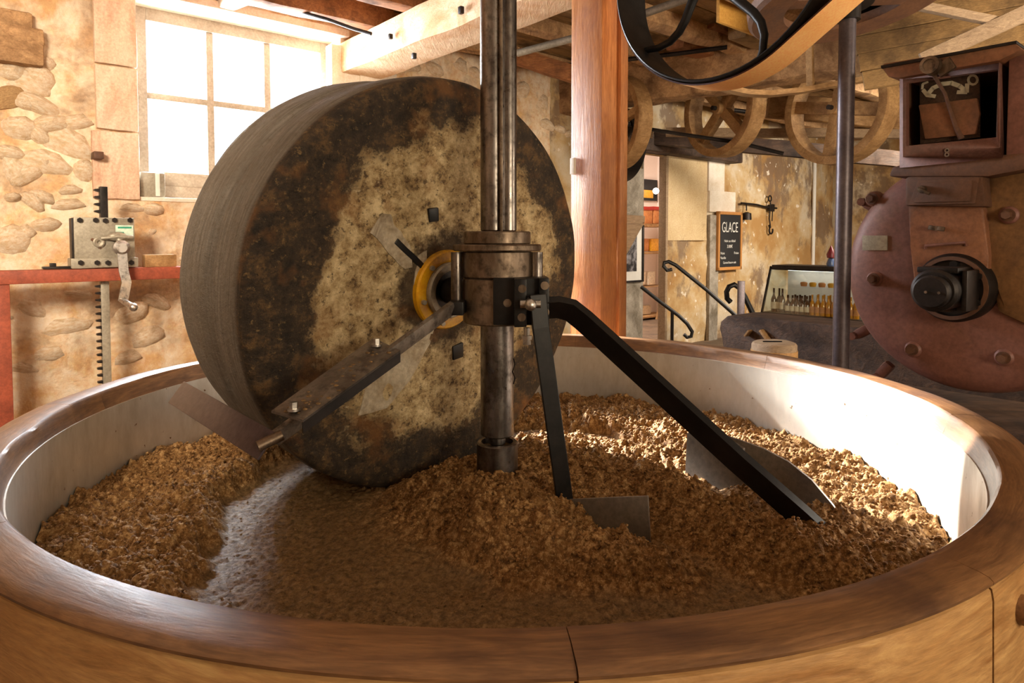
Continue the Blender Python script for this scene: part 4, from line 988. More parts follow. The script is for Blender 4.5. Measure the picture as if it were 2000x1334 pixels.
# feed throat housing above the hub (tapers up), with inspection door
gprism('throat', [(1790, 600), (1778, 480), (1772, 402), (1790, 395), (1906, 395), (1921, 405), (1930, 500), (1926, 600)], -.02, .075, M['machine_orange'], .012)
gprism('throat_neck', [(1768, 402), (1768, 348), (1785, 338), (1918, 338), (1926, 404)], -.05, .11, M['machine_brown'], .01)
gprism('inspection_door', [(1774, 401), (1792, 352), (1912, 346), (1904, 398)], .11, .122, M['machine_brown'], .004)
gprism('door_ridge', [(1784, 396), (1799, 357), (1899, 352), (1894, 393)], .122, .128, M['machine_brown'], .003)
u, v = gp(1802, 370, .13); bm = NB(); cyl(bm, (u, v, .12), (u, v, .15), .016, .014, 14, FM.M); box(bm, (u+.01, v-.008, .15), (.05, .012, .012), FM.M, .003, Matrix.Rotation(-.5, 4, 'Z')); obj('latch', bm, M['collar'], GM)
u, v = gp(1832, 446, .08); bm = NB(); cyl(bm, (u, v, .07), (u, v, .10), .009, .009, 12, FM.M); 
for s in (-1, 1): box(bm, (u+s*.016, v-s*.002, .098), (.026, .018, .006), FM.M, .004, Matrix.Rotation(-.2, 4, 'Z'))
obj('wing_nut', bm, M['collar'], GM)
bm = NB(); u0, v0 = gp(1808, 480, .08); u1, v1 = gp(1886, 474, .08); tube(bm, [FM.P(u0, v0-.01, .076), FM.P(u0, v0, .084), FM.P((u0+u1)/2, (v0+v1)/2, .086), FM.P(u1, v1, .084), FM.P(u1, v1-.01, .076)], .006); obj('cast_ridge', bm, M['machine'], GM)
# flange shoulder between throat and the feed box
gprism('shoulder', [(1735, 345), (1742, 326), (1760, 322), (2060, 292), (2075, 318), (1930, 345)], -.34, .12, M['machine_brown'], .012)
gprism('right_shoulder', [(1925, 345), (1922, 420), (1934, 520), (1945, 610), (2010, 640), (2120, 600), (2140, 300), (1990, 322)], -.3, .03, speck('machine_ochre', lin(136, 98, 60), lin(104, 74, 48), lin(80, 60, 42), 5, .6), .03)
# hub: bearing plate and protruding bearing
hu, hv = gp(1862, 562, .075)
gl('hub_flange', [(.0001, .10), (.10, .10), (.124, .092), (.134, .075), (.134, .0)], M['iron'], off=(hu, hv, 0))
gl('hub_ring', [(.108, .1), (.122, .1), (.122, .112), (.108, .112)], M['machine_brown'], off=(hu, hv, 0))
gl('bearing', [(.0001, .30), (.068, .30), (.078, .29), (.078, .09)], M['iron'], off=(hu, hv, 0), seg=40)
gl('bearing_cap', [(.0001, .335), (.054, .335), (.061, .328), (.061, .29)], M['iron'], off=(hu, hv-.004, 0), seg=32)
bm = NB(); box(bm, (hu, hv+.074, .18), (.135, .022, .17), FM.M, .006); obj('bearing_saddle', bm, M['iron'], GM)
bm = NB(); box(bm, (hu+.084, hv, .175), (.018, .15, .15), FM.M, .006); obj('bearing_web', bm, M['iron'], GM)
bm = NB(); box(bm, (hu-.01, hv-.075, .165), (.08, .02, .07), FM.M, .006); obj('bearing_foot', bm, M['iron'], GM)
for du, dv in ((.012, .092), (.088, -.05), (.09, .05)):
    bm = NB(); cyl(bm, (hu+du, hv+dv, .09), (hu+du, hv+dv, .125), .015, .015, 6, FM.M); obj('hub_bolt', bm, M['iron'], GM)
for du in (-.012, .03):
    bm = NB(); cyl(bm, (hu+du, hv-.004, .333), (hu+du, hv-.004, .341), .005, .005, 10, FM.M); obj('rivet', bm, M['collar'], GM)
# feed box: four walls round an opening, sloped rim on top
bw0 = .13
def gquadframe():
    o = [(1757, 148), (1952, 112), (1957, 308), (1757, 328)]; i = [(1770, 161), (1950, 135), (1948, 268), (1770, 285)]
    O = [gp(x, y, bw0) for x, y in o]; I = [gp(x, y, bw0) for x, y in i]
    bm = NB()
    for k in range(4):
        a, b, c, d = O[k], O[(k+1) % 4], I[(k+1) % 4], I[k]
        prism(bm, [a, b, c, d], bw0-.03, bw0, FM.M)
    bmesh.ops.remove_doubles(bm, verts=bm.verts, dist=.0001)
    obj('box_front', bm, M['machine'], GM)
    # sides, back
    x0, x1 = O[0][0], O[1][0]; yb, yt = O[2][1], O[1][1]
    for (xa, xb) in ((x0, x0+.008), (x1-.008, x1)):
        b = NB(); box(b, ((xa+xb)/2, (yb+yt)/2, bw0-.22), (xb-xa, yt-yb, .40), FM.M, .002); obj('box_side', b, M['machine_brown'], GM)
    b = NB(); box(b, ((x0+x1)/2, (yb+yt)/2, bw0-.42), (x1-x0, yt-yb, .01), FM.M); obj('box_back', b, M['black'], GM)  # back and bottom coloured black for the unlit inside of the box
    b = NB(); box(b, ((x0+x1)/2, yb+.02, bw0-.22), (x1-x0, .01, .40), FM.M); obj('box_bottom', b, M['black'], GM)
gquadframe()
gprism('top_flange', [(1721, 131), (1727, 124), (1980, 82), (1996, 96), (1952, 118), (1757, 152), (1735, 150)], -.32, .165, M['machine_orange'], .004, wref=.165)
gprism('top_edge', [(1720, 128), (1986, 79), (1986, 85), (1721, 134)], -.33, .172, M['iron'], .002, wref=.17)
# right hand feed cover (wooden-brown plate facing the room front)
bm = NB(); e0 = FM.P(*gp(1958, 300, bw0), bw0); 
u0, vb = gp(1958, 308, bw0); _, vt = gp(1958, 112, bw0); box(bm, (u0+.085, (vb+vt)/2, bw0-.19), (.16, vt-vb, .34), FM.M, .006); obj('side_cover', bm, M['machine'], GM)
# inner plate with painted marks, flap and lever
gprism('inner_plate', [(1796, 152), (1913, 138), (1914, 268), (1797, 282)], bw0-.09, bw0-.08, M['dark_wood'], .001)
gprism('flap', [(1793, 205), (1908, 191), (1914, 222), (1905, 262), (1806, 272)], bw0-.075, bw0-.055, M['machine_orange'], .006)
pk = plain('mark_paint', lin(206, 196, 170), .8)
def pstroke(pts, wpx, closed=False):
    bm = NB(); P = [gp(x, y, bw0-.078) for x, y in pts]; n = len(P); Wd = wpx/FOC*2.6/2
    for i in range(n-1):
        a, b = Vector(P[i]), Vector(P[i+1]); d = (b-a); l = d.length; nrm = Vector((-d.y, d.x))/l*Wd; e = d/l*Wd*.3
        prism(bm, [a-nrm-e, b-nrm+e, b+nrm+e, a+nrm-e], bw0-.08, bw0-.0775, FM.M)
    return bm
obj('painted_mark', pstroke([(1812, 184), (1822, 172), (1840, 164), (1858, 162), (1874, 168), (1884, 176)], 8), pk, GM)
obj('painted_mark', pstroke([(1803, 176), (1811, 186), (1826, 188)], 7), pk, GM)
obj('painted_mark', pstroke([(1870, 180), (1888, 180), (1889, 164)], 7), pk, GM)
obj('painted_mark', pstroke([(1900+9*math.cos(a/12*2*PI), 156+9*math.sin(a/12*2*PI)) for a in range(13)], 4), pk, GM)
obj('painted_mark', pstroke([(1812, 160), (1802, 164), (1801, 174)], 4), pk, GM)
bm = NB(); tube(bm, [FM.P(*gp(1826, 148, bw0), bw0+.01), FM.P(*gp(1840, 180, bw0), bw0-.03), FM.P(*gp(1858, 245, bw0), bw0-.05), FM.P(*gp(1868, 268, bw0), bw0-.06)], .007, rs=[.007, .006, .008, .012]); obj('lever', bm, M['machine_brown'], GM)
u, v = gp(1822, 130, .18); bm = NB(); cyl(bm, (u, v, .165), (u, v, .215), .034, .030, 28, FM.M); lathe(bm, [(.022, .216), (.033, .216), (.033, .222), (.022, .222)], 28, FM.M @ Matrix.Translation((u, v, 0)), closed_profile=True); obj('knob', bm, M['collar'], GM)
u, v = gp(1845, 128, .18); bm = NB(); box(bm, (u, v-.006, .175), (.06, .05, .02), FM.M, .006, Matrix.Rotation(.5, 4, 'Z')); obj('knob_bracket', bm, M['collar'], GM)
u, v = gp(1850, 298, bw0); bm = NB(); 
for k in (-1, 1): lathe(bm, [(.004, 0), (.009, 0), (.009, .004), (.004, .004)], 16, FM.M @ Matrix.Translation((u, v+k*.008, bw0)), closed_profile=True)
obj('emblem', bm, M['collar'], GM)
# base below the machine
bm = NB(); box(bm, (0, -.52-.17, -.26), (1.3, .22, .62), FM.M, .03); roughen(bm, .01, 6, 2); obj('machine_bed', bm, M['dark_wood'], GM)
bm = NB(); box(bm, (0, -.80-.28, -.28), (1.5, .60, .7), FM.M, .02)
tag(obj('machine_plinth', bm, M['concrete']), 'grey concrete plinth carrying the red machine, behind the basin rim', 'plinth')

# iron pole
p = at(1646, 500, 2.86); PL = thing('iron_pole', 'slim dark round iron pole behind the basin, left of the red machine', 'pole', (p.x, p.y, 0))
bm = NB(); cyl(bm, (p.x, p.y, 0), (p.x, p.y, 2.42), .0335, .0335, 32); obj('pole', bm, M['polemat'], PL)
bm = NB(); cyl(bm, (p.x, p.y, 2.42), (p.x, p.y, 3.26), .05, .05, 32); obj('pole_sleeve', bm, M['iron'], PL)

# ================================================================== DARK PRESS BEAM AND STUMP
PBm = NB(); F1 = Frame(A*4.08, B, Z, -A)
u0 = F1.uv(1405, 640)[0]; vt = F1.uv(1440, 617)[1]
prof = [(u0, vt-.10), (u0+.01, vt-.05), (u0+.06, vt-.006), (u0+.12, vt), (u0+2.3, vt), (u0+2.3, vt-.42), (u0+.12, vt-.42), (u0+.05, vt-.34), (u0+.03, vt-.2)]
prism(PBm, prof, -.34, 0, F1.M, .012); PB = obj('press_beam', PBm, M['dark_wood'])
tag(PB, 'heavy dark wooden beam with rounded end lying behind the basin, under the display case', 'beam')
for du in (.3, 1.9):
    bm = NB(); box(bm, (u0+du, (vt-.42)/2, -.17), (.28, vt-.42, .3), F1.M, .01); roughen(bm, .006, 8, 3)
    tag(obj('stone_support', bm, M['concrete']), 'rough stone block under the dark beam, ' + ('left end' if du < 1 else 'right end'), 'support')
u, v = F1.uv(1465, 650); bm = NB(); box(bm, (u, v, .02), (.012, .05, .06), F1.M, .002, Matrix.Rotation(-.6, 4, 'Z')); obj('wedge', bm, M['pulley'], PB)
u, v = F1.uv(1498, 655); bm = NB(); box(bm, (u, v, .02), (.016, .09, .05), F1.M, .002, Matrix.Rotation(.7, 4, 'Z')); obj('wedge', bm, M['pulley'], PB)
c = at(1512, 668, 3.85); ST = thing('wooden_stump', 'round cut wooden block with a split top in front of the dark beam', 'stump', (c.x, c.y, 0))
bm = NB(); lathe(bm, [(.0001, c.z), (.10, c.z+.002), (.118, c.z-.003), (.125, c.z-.015), (.127, .0), (.0001, 0)], 48, Matrix.Translation((c.x, c.y, 0))); roughen(bm, .003, 12, 2); obj('block', bm, M['grey_wood'], ST)
bm = NB(); box(bm, (c.x-.01, c.y, c.z+.002), (.11, .012, .008), None, .002); obj('split', bm, M['black'], ST)
bm = NB(); lathe(bm, [(.121, c.z-.09), (.129, c.z-.09), (.129, c.z-.045), (.121, c.z-.045)], 48, Matrix.Translation((c.x, c.y, 0)), closed_profile=True); obj('hoop', bm, M['side'], ST)
bm = NB(); box(bm, (.0, 0, 0), (.2, .12, .02), Matrix.Translation(at(1570, 690, 3.7)), .004); 
bm.free()

# ================================================================== DISPLAY CASE WITH BOTTLES
XC = 7.6; FCs = Frame(A*XC, B, Z, -A)
ua, vb = FCs.uv(1486, 615); _, vt = FCs.uv(1520, 519); ub = ua+1.35
CT = thing('serving_counter', 'dark wooden counter under the glass display case', 'counter', FCs.P((ua+ub)/2, 0, -.35))
bm = NB(); box(bm, ((ua+ub)/2, vb-.02, -.35), (ub-ua+.2, .04, .8), FCs.M, .005); obj('top', bm, M['dark_wood'], CT)
bm = NB(); box(bm, ((ua+ub)/2, (vb-.04)/2, -.35), (ub-ua+.1, vb-.04, .7), FCs.M, .005); obj('body', bm, M['dark_wood'], CT)
DC = thing('display_case', 'glass refrigerated display case lit inside, full of small bottles, right of the chalkboard', 'display case', FCs.P((ua+ub)/2, vb, -.35))
def cbx(name, u0_, u1_, v0_, v1_, w0_, w1_, m, bev=.004, par=DC):
    b = NB(); box(b, ((u0_+u1_)/2, (v0_+v1_)/2, (w0_+w1_)/2), (u1_-u0_, v1_-v0_, w1_-w0_), FCs.M, bev); return obj(name, b, m, par)
cbx('base', ua, ub, vb, vb+.04, -.62, 0, M['iron'])
cbx('top', ua+.03, ub, vt-.06, vt, -.62, -.19, M['iron'])
cbx('back', ua+.03, ub, vb+.04, vt-.05, -.62, -.6, M['white'])
cbx('shelf', ua+.04, ub-.02, vb+(vt-vb)*.56, vb+(vt-vb)*.56+.012, -.58, -.22, M['glass'], 0)
cbx('inner_light', ua+.1, ub-.05, vt-.075, vt-.06, -.5, -.46, M['lamp'], 0)
bm = NB(); prism(bm, [(0, vb+.04), (-.2, vt-.05), (-.19, vt-.05), (.01, vb+.04)], ua+.02, ub-.02, FCs.M @ Matrix(((0, 0, 1, 0), (0, 1, 0, 0), (1, 0, 0, 0), (0, 0, 0, 1)))); obj('front_glass', bm, M['case_glass'], DC)
for uu in (ua, ub-.02):
    bm = NB(); tube(bm, [FCs.P(uu+.01, vb+.02, .0), FCs.P(uu+.01, vt-.02, -.21)], 0, flat=(.022, .022, B)); obj('corner_post', bm, M['iron'], DC)
bm = NB(); prism(bm, [(0, vb+.04), (-.2, vt-.02), (-.6, vt-.02), (-.6, vb+.04)], ua+.0, ua+.008, FCs.M @ Matrix(((0, 0, 1, 0), (0, 1, 0, 0), (1, 0, 0, 0), (0, 0, 0, 1)))); obj('side_glass', bm, M['case_glass'], DC)
def bottle(h, r, m, lab, lbl_m):
    t = thing('bottle', 'x', 'bottle', (0, 0, 0))
    b = NB(); lathe(b, [(.0001, 0), (r, 0), (r, h*.52), (r*.75, h*.62), (r*.36, h*.72), (r*.36, h*.97), (r*.42, h), (.0001, h)], 14); obj('glass_body', b, m, t, local=True)
    b = NB(); lathe(b, [(r*1.02, h*.14), (r*1.03, h*.14), (r*1.03, h*.42), (r*1.02, h*.42)], 14, closed_profile=True); obj('paper_label', b, lbl_m, t, local=True)
    t['label'] = lab; t['group'] = 'bottles in the display case'; return t
b1 = bottle(.29, .032, M['brownglass'], 'tall brown bottle at the left end of the display case', M['label'])
b2 = bottle(.22, .033, M['brownglass'], 'dark short bottle in the middle row of the display case', M['label'])
b3 = bottle(.24, .031, M['amberglass'], 'amber drink bottle at the right of the display case', M['kraft'])
ORD = ['leftmost', 'second', 'third', 'fourth', 'fifth', 'sixth', 'seventh', 'eighth', 'ninth', 'tenth']
def place(b, u, w_, lab, firsts={}):
    o = b if b.name not in firsts else copy_tree(b); firsts[b.name] = 1
    o.location = FCs.P(u, vb+.04, w_); o['label'] = lab; return o
for k in range(3): place(b1, ua+.10+k*.055, -.12-.03*(k % 2), ['leftmost tall brown bottle in the display case', 'middle one of three tall brown bottles in the display case', 'rightmost of three tall brown bottles in the display case'][k])
for k in range(5): place(b2, ua+.29+k*.058, -.10, ORD[k]+' short dark bottle from the left in the front row of the case')
for k in range(4): place(b2, ua+.32+k*.06, -.22, ORD[k]+' short dark bottle from the left in the back row of the case')
for k in range(9): place(b3, ua+.58+k*.062, -.11, ORD[k]+' amber bottle from the left in the front row of the case')
for k in range(7): place(b3, ua+.60+k*.07, -.22, ORD[k]+' amber bottle from the left in the back row of the case')
for k in range(7):
    bm = NB(); c = FCs.P(ua+.36+k*.11, vb+(vt-vb)*.56+.012+.03, -.35); lathe(bm, [(.0001, -.028), (.034, -.028), (.042, .012), (.03, .024), (.0001, .028)], 14, Matrix.Translation(c))
    o = obj('dessert_pot', bm, M['yellowfood'] if k % 2 else M['kraft']); tag(o, ORD[k]+(' pot, yellow,' if k % 2 else ' pot, brown,')+' from the left on the case shelf', 'pot', 'pots on the case shelf')
# ornament on the case
c = FCs.P(FCs.uv(1596, 510)[0], vt, -.35)
OR = thing('ornament', 'small red and blue figurine standing on top of the display case', 'ornament', c)
bm = NB(); lathe(bm, [(.0001, 0), (.045, 0), (.05, .03), (.03, .09), (.0001, .1)], 16, Matrix.Translation(c)); obj('base', bm, plain('blue_gaze', lin(70, 90, 130), .3), OR)
bm = NB(); lathe(bm, [(.0001, .09), (.045, .1), (.05, .14), (.02, .21), (.0001, .25)], 16, Matrix.Translation(c)); obj('cone', bm, plain('crimson', lin(110, 26, 36), .4), OR)
# white pipe on the far wall
q = FW.uv(1586, 318); q2 = FW.uv(1583, 520)
bm = NB(); cyl(bm, FW.P(q[0], q[1]+.2, .05), FW.P(q[0], .9, .05), .03, .03, 12); tag(obj('wall_pipe', bm, M['white']), 'thin white vertical pipe on the far wall behind the display case', 'pipe')

# ================================================================== CHALKBOARD, SCALE HOOK, PICTURES
def wall_quad(px0, py0, px1, py1): (a, b), (c, d) = FW.uv(px0, py1), FW.uv(px1, py0); return a, c, b, d
a, c, b, d = wall_quad(1391, 415, 1439, 528)
CBx = thing('chalkboard', 'black chalkboard menu in a light wooden frame hanging on the far wall', 'chalkboard', FW.P((a+c)/2, b, .07))
def wb(name, u0, u1, v0, v1, w0, w1, m, par, bev=.003):
    bb = NB(); box(bb, ((u0+u1)/2, (v0+v1)/2, (w0+w1)/2), (u1-u0, v1-v0, w1-w0), FW.M, bev); return obj(name, bb, m, par)
wb('slate', a+.02, c-.02, b+.02, d-.02, .06, .085, M['slate'], CBx)
for r_ in ((a, c, b, b+.045), (a, c, d-.045, d), (a, a+.04, b, d), (c-.04, c, b, d)): wb('frame_bar', *r_, .055, .1, M['frame_wood'], CBx)
def text(s, size, u, v, w_, m, par, F=FW, sx=1, align='CENTER'):
    cu_ = bpy.data.curves.new('txt', 'FONT'); cu_.body = s; cu_.size = size; cu_.align_x = align; cu_.extrude = .001; cu_.offset = -size*.004
    to = bpy.data.objects.new('txt', cu_); COL.objects.link(to); dg = bpy.context.evaluated_depsgraph_get()
    me = bpy.data.meshes.new_from_object(to.evaluated_get(dg)); COL.objects.unlink(to); bpy.data.objects.remove(to)
    me.transform(Matrix.Diagonal((sx, 1, 1, 1))); me.transform(F.M @ Matrix.Translation((u, v, w_)))
    me.transform(parent_matrix(par).inverted()); me.materials.clear(); me.materials.append(m)
    o = bpy.data.objects.new('lettering', me); COL.objects.link(o); o.parent = par; return o
mu = (a+c)/2; H = d-b; CWd = c-a
text('GLACE', H*.25, mu, d-H*.35, .087, M['chalk'], CBx, sx=CWd*.72/(H*.25*3.3))
text('Noix au détail', H*.062, mu, d-H*.52, .087, M['chalk'], CBx)
text('3.00€', H*.075, mu, d-H*.62, .087, M['chalk'], CBx)
text('Noix', H*.062, a+CWd*.12, d-H*.73, .087, M['chalk'], CBx, align='LEFT'); text('Fraise', H*.062, c-CWd*.12, d-H*.73, .087, M['chalk'], CBx, align='RIGHT')
text('Vanille', H*.062, a+CWd*.12, d-H*.81, .087, M['chalk'], CBx, align='LEFT')
text('Caramel beurre salé', H*.055, mu, d-H*.89, .087, M['chalk'], CBx, sx=.9)
# steelyard scale
SCL = thing('steelyard_scale', 'black iron steelyard scale with hook and small weight hanging on the far wall', 'scale', FW.P(*FW.uv(1498, 455), .06))
def wp(px, py, w_=.06): return FW.P(*FW.uv(px, py), w_)
bm = NB(); tube(bm, [wp(1441, 397), wp(1470, 400), wp(1490, 405), wp(1510, 407)], .016, 8); obj('beam_arm', bm, M['iron'], SCL)
def ringpts(px, py, r, n=16, a0=0, a1=2*PI): return [FW.P(FW.uv(px, py)[0]+r*math.cos(a0+(a1-a0)*k/n), FW.uv(px, py)[1]+r*math.sin(a0+(a1-a0)*k/n), .06) for k in range(n+1)]
bm = NB(); tube(bm, ringpts(1497, 388, .045), .012, 8); obj('top_ring', bm, M['iron'], SCL)
bm = NB(); u, v = FW.uv(1498, 406); box(bm, (u, v, .06), (.10, .10, .05), FW.M, .01); box(bm, (u+.07, v, .06), (.07, .12, .04), FW.M, .01); obj('pivot', bm, M['iron'], SCL)
bm = NB(); tube(bm, [wp(1498, 395), wp(1497, 412), wp(1496, 428), wp(1498, 445)], .011, 8); tube(bm, [wp(1502, 412), wp(1501, 432)], .009, 8); obj('shackle', bm, M['iron'], SCL)
bm = NB(); tube(bm, [wp(1495, 440)]+ringpts(1499, 450, .055, 12, PI*.75, 2.15*PI), .014, 8); obj('hook', bm, M['iron'], SCL)
bm = NB(); u, v = FW.uv(1450, 422); lathe(bm, [(.0001, -.06), (.075, -.06), (.07, .04), (.02, .06), (.0001, .06)], 20, FW.M @ Matrix.Translation((u, v, .07)) @ Matrix.Rotation(-PI/2, 4, 'X')); tube(bm, [wp(1451, 398), wp(1451, 412)], .01, 8); obj('weight', bm, M['iron'], SCL)
# photo framed left of door
a, c, b, d = wall_quad(1195, 440, 1248, 553)
PF = thing('framed_photograph', 'framed black and white photograph on the wall left of the doorway', 'picture', FW.P((a+c)/2, b, .06))
wb('mount', a+.02, c-.02, b+.02, d-.02, .055, .07, M['white'], PF)
for r_ in ((a, c, b, b+.025), (a, c, d-.025, d), (a, a+.025, b, d), (c-.025, c, b, d)): wb('frame_bar', *r_, .05, .09, M['iron'], PF)
wb('print', a+.1, c-.13, b+.14, d-.12, .07, .073, speck('grey_print', lin(40, 36, 38), lin(150, 146, 150), None, 7, .4, bump=0, lo=.45, hi=.6), PF, 0)
# wooden trestle fragment right of the post
TRs = thing('wooden_bracket', 'rough wooden angled bracket sticking out behind the orange post', 'bracket', wp(1225, 520, .5))
bm = NB(); wavy_beam(bm, at(1190, 520, 6.6), at(1243, 428, 6.6), Z, .12, .16, 5, 10, .01); obj('strut', bm, M['grey_wood'], TRs)
bm = NB(); wavy_beam(bm, at(1185, 424, 6.6), at(1258, 430, 6.6), Z, .12, .07, 6, 10, .008); obj('top_board', bm, M['grey_wood'], TRs)
bm = NB(); wavy_beam(bm, at(1180, 405, 6.6), at(1222, 410, 6.6), Z, .12, .14, 6, 10, .012); obj('block', bm, M['dark_wood'], TRs)

# ================================================================== HANDRAILS
def rail(label, pts, dep, r, curl, posts):
    t = thing('handrail', label, 'handrail', at(pts[0][0], pts[0][1], dep), 'black iron handrails'); bm = NB()
    tube(bm, [at(x, y, dep-.0*i) for i, (x, y) in enumerate(pts)], r, 10); obj('rail', bm, M['black_paint'], t)
    for (x, y0) in posts:
        p = at(x, y0, dep); bm = NB(); tube(bm, [p, Vector((p.x, p.y, 0))], r*.9, 8); obj('baluster', bm, M['black_paint'], t)
rail('black iron handrail with curl rising toward the doorway, upper left of the chalkboard', [(1312, 526), (1303, 528), (1296, 520), (1297, 513), (1306, 511), (1320, 518), (1380, 566), (1432, 612), (1470, 645)], 7.6, .022, 1, [(1432, 612)])
rail('black iron handrail running down from the doorway to a curled end', [(1252, 560), (1290, 590), (1325, 616), (1342, 632), (1352, 648), (1350, 657), (1342, 659), (1336, 653)], 7.8, .022, 1, [(1313, 607)])
rail('short thick black hooked rail end just left of the display case', [(1427, 590), (1420, 583), (1419, 570), (1424, 560), (1434, 556), (1444, 562), (1455, 580), (1470, 612)], 6.4, .026, 1, [(1470, 612)])
bm = NB(); p = at(1447, 600, 6.2); box(bm, (p.x, p.y, .55), (.06, .04, 1.1), None, .004)
tag(obj('gate_post', bm, M['polemat']), 'flat grey iron post standing in front of the hooked rail end', 'post')

# ================================================================== SHOP GOODS SEEN THROUGH THE DOORWAY
FSh = Frame(rp(0, 7.9, 0), A, Z, B)
def sh(px, py): return FSh.uv(px, py)
SHF = thing('shop_shelf', 'pale wooden trestle shelf unit behind the doorway', 'shelf', FSh.P(sh(1272, 600)[0], 0, 0))
def sbox(name, px0, py0, px1, py1, w0, w1, m, par=None, bev=.004):
    F_ = Frame(FSh.P(0, 0, w1), A, Z, B); (a, b), (c, d) = F_.uv(px0, py1), F_.uv(px1, py0); bb = NB(); box(bb, ((a+c)/2, (b+d)/2, (w0+w1)/2), (c-a, d-b, w1-w0), FSh.M, bev); return obj(name, bb, m, par)
for y in (438, 492, 558, 616): sbox('shelf_board', 1240, y, 1310, y+5, -.1, .3, M['pulley'], SHF)
for (x0, y0, x1, y1) in ((1285, 500, 1252, 640), (1272, 560, 1292, 660)):
    bm = NB(); (a, b), (c, d) = sh(x0, y0), sh(x1, y1); tube(bm, [FSh.P(a, b, .33), FSh.P(c, d, .33)], 0, flat=(.09, .04, A)); obj('trestle_leg', bm, M['pulley'], SHF)
o = sbox('wall_print', 1254, 352, 1284, 391, -.32, -.30, M['slate']); tag(o, 'small dark picture with a yellow shape high on the shop wall', 'picture')
sp_ = sbox('painted_shape', 1257, 372, 1276, 386, -.30, -.295, M['yellowfood'], o)
bm = NB(); sph(bm, FSh.P(*Frame(FSh.P(0, 0, -.1), A, Z, B).uv(1281, 373), -.1), .06, sub=3); tag(obj('lamp_bulb', bm, M['lamp']), 'small glowing round lamp in the shop beyond the doorway', 'lamp')
for k, (x0, x1, y0, y1) in enumerate(((1250, 1256, 406, 437), (1257, 1275, 406, 437), (1277, 1292, 406, 437))):
    o = sbox('gift_bag', x0, y0, x1, y1, .0, .14, M['kraft'], None, .02); tag(o, ['kraft paper bag on the top shop shelf, left', 'kraft paper bag on the top shop shelf, middle', 'kraft paper bag on the top shop shelf, right'][k], 'bag', 'bags on the top shop shelf')
    sbox('red_band', x0-1, y0-2, x1+1, y0+4, -.01, .15, M['redcard'], o)
for k, (x0, x1, y0, y1, m) in enumerate(((1252, 1268, 466, 491, 'kraft'), (1272, 1290, 466, 491, 'yellowfood'), (1252, 1262, 530, 557, 'label'), (1267, 1280, 530, 557, 'label'), (1256, 1272, 596, 615, 'label'))):
    o = sbox('parcel', x0, y0, x1, y1, .0, .14, M[m], None, .02); tag(o, ['brown box on the second shop shelf', 'yellow box on the second shop shelf', 'left pale packet on the third shop shelf', 'right pale packet on the third shop shelf', 'pale packet on the lowest shop shelf'][k], 'box', 'goods on the shop shelves')

# ================================================================== RED BENCH, RACK JACK AND BITS, LEFT
FB1 = Frame(rp(0, 5.12, 0), A, Z, B)
def lb(name, px0, py0, px1, py1, w0, w1, m, par, bev=.004, wref=None):
    F = Frame(FB1.P(0, 0, w1 if wref is None else wref), A, Z, B); (a, b), (c, d) = F.uv(px0, py1), F.uv(px1, py0)
    bb = NB(); box(bb, ((a+c)/2, (b+d)/2, (w0+w1)/2), (c-a, d-b, w1-w0), FB1.M, bev); return obj(name, bb, m, par)
RB = thing('red_frame', 'red painted steel frame beam with leg in front of the left stone wall', 'frame', FB1.P(.6, 0, 0))
_F = Frame(FB1.P(0, 0, .04), A, Z, B); _v1 = _F.uv(150, 526)[1]; _v0 = _F.uv(150, 551)[1]; _ua = _F.uv(-60, 540)[0]; _ub = _F.uv(560, 540)[0]
bm = NB(); box(bm, ((_ua+_ub)/2, (_v0+_v1)/2, -.04), (_ub-_ua, _v1-_v0, .16), FB1.M, .006); obj('crossbar', bm, M['redpaint'], RB)
(a, b) = Frame(FB1.P(0, 0, .04), A, Z, B).uv(19, 551)
bm = NB(); box(bm, (a-.05, b/2, -.04), (.10, b, .14), FB1.M, .006); obj('leg', bm, M['redpaint'], RB)
(a2, b2) = FB1.uv(560, 551); bm = NB(); box(bm, (a2-.05, b2/2, -.04), (.10, b2, .14), FB1.M, .006); obj('leg', bm, M['redpaint'], RB)
zb = FB1.uv(200, 526)[1]
JK = thing('rack_jack', 'grey bolted rack and pinion gearbox with crank handle on the red frame', 'rack jack', FB1.P(FB1.uv(203, 526)[0], zb, 0))
lb('gearbox', 146, 426, 262, 506, -.10, .02, M['grey_metal'], JK, .004)
lb('gearbox_side', 141, 426, 147, 506, -.10, -.0, M['iron'], JK, .002)
lb('base_flange', 139, 503, 270, 524, -.12, .04, M['grey_metal'], JK, .004)
for px, py in ((156, 430), (187, 430), (206, 431), (224, 430), (254, 430), (157, 513), (189, 513), (210, 513), (256, 513)):
    F = Frame(FB1.P(0, 0, .03), A, Z, B); u, v = F.uv(px, py); bm = NB(); cyl(bm, (u, v, .0), (u, v, .055 if py > 500 else .035), .017, .017, 6, FB1.M); obj('bolt', bm, M['iron'], JK)
F = Frame(FB1.P(0, 0, .03), A, Z, B); u, v = F.uv(193, 473); bm = NB(); lathe(bm, [(.012, .02), (.034, .02), (.034, .036), (.026, .04), (.012, .036)], 24, FB1.M @ Matrix.Translation((u, v, 0)), closed_profile=True); obj('shaft_end', bm, M['grey_metal'], JK)
for px, py in ((181, 468), (195, 483)):
    u, v = F.uv(px, py); bm = NB(); cyl(bm, (u, v, .015), (u, v, .03), .010, .010, 10, FB1.M); obj('pin', bm, M['machine_brown'], JK)
st = lb('sticker', 226, 440, 260, 462, .02, .023, M['sticker'], JK, 0); 
lb('sticker_mark', 229, 453, 242, 458, .023, .0245, M['stickerink'], JK, 0, wref=.023); lb('sticker_mark', 230, 443, 257, 446, .023, .0245, M['stickerink'], JK, 0, wref=.023)
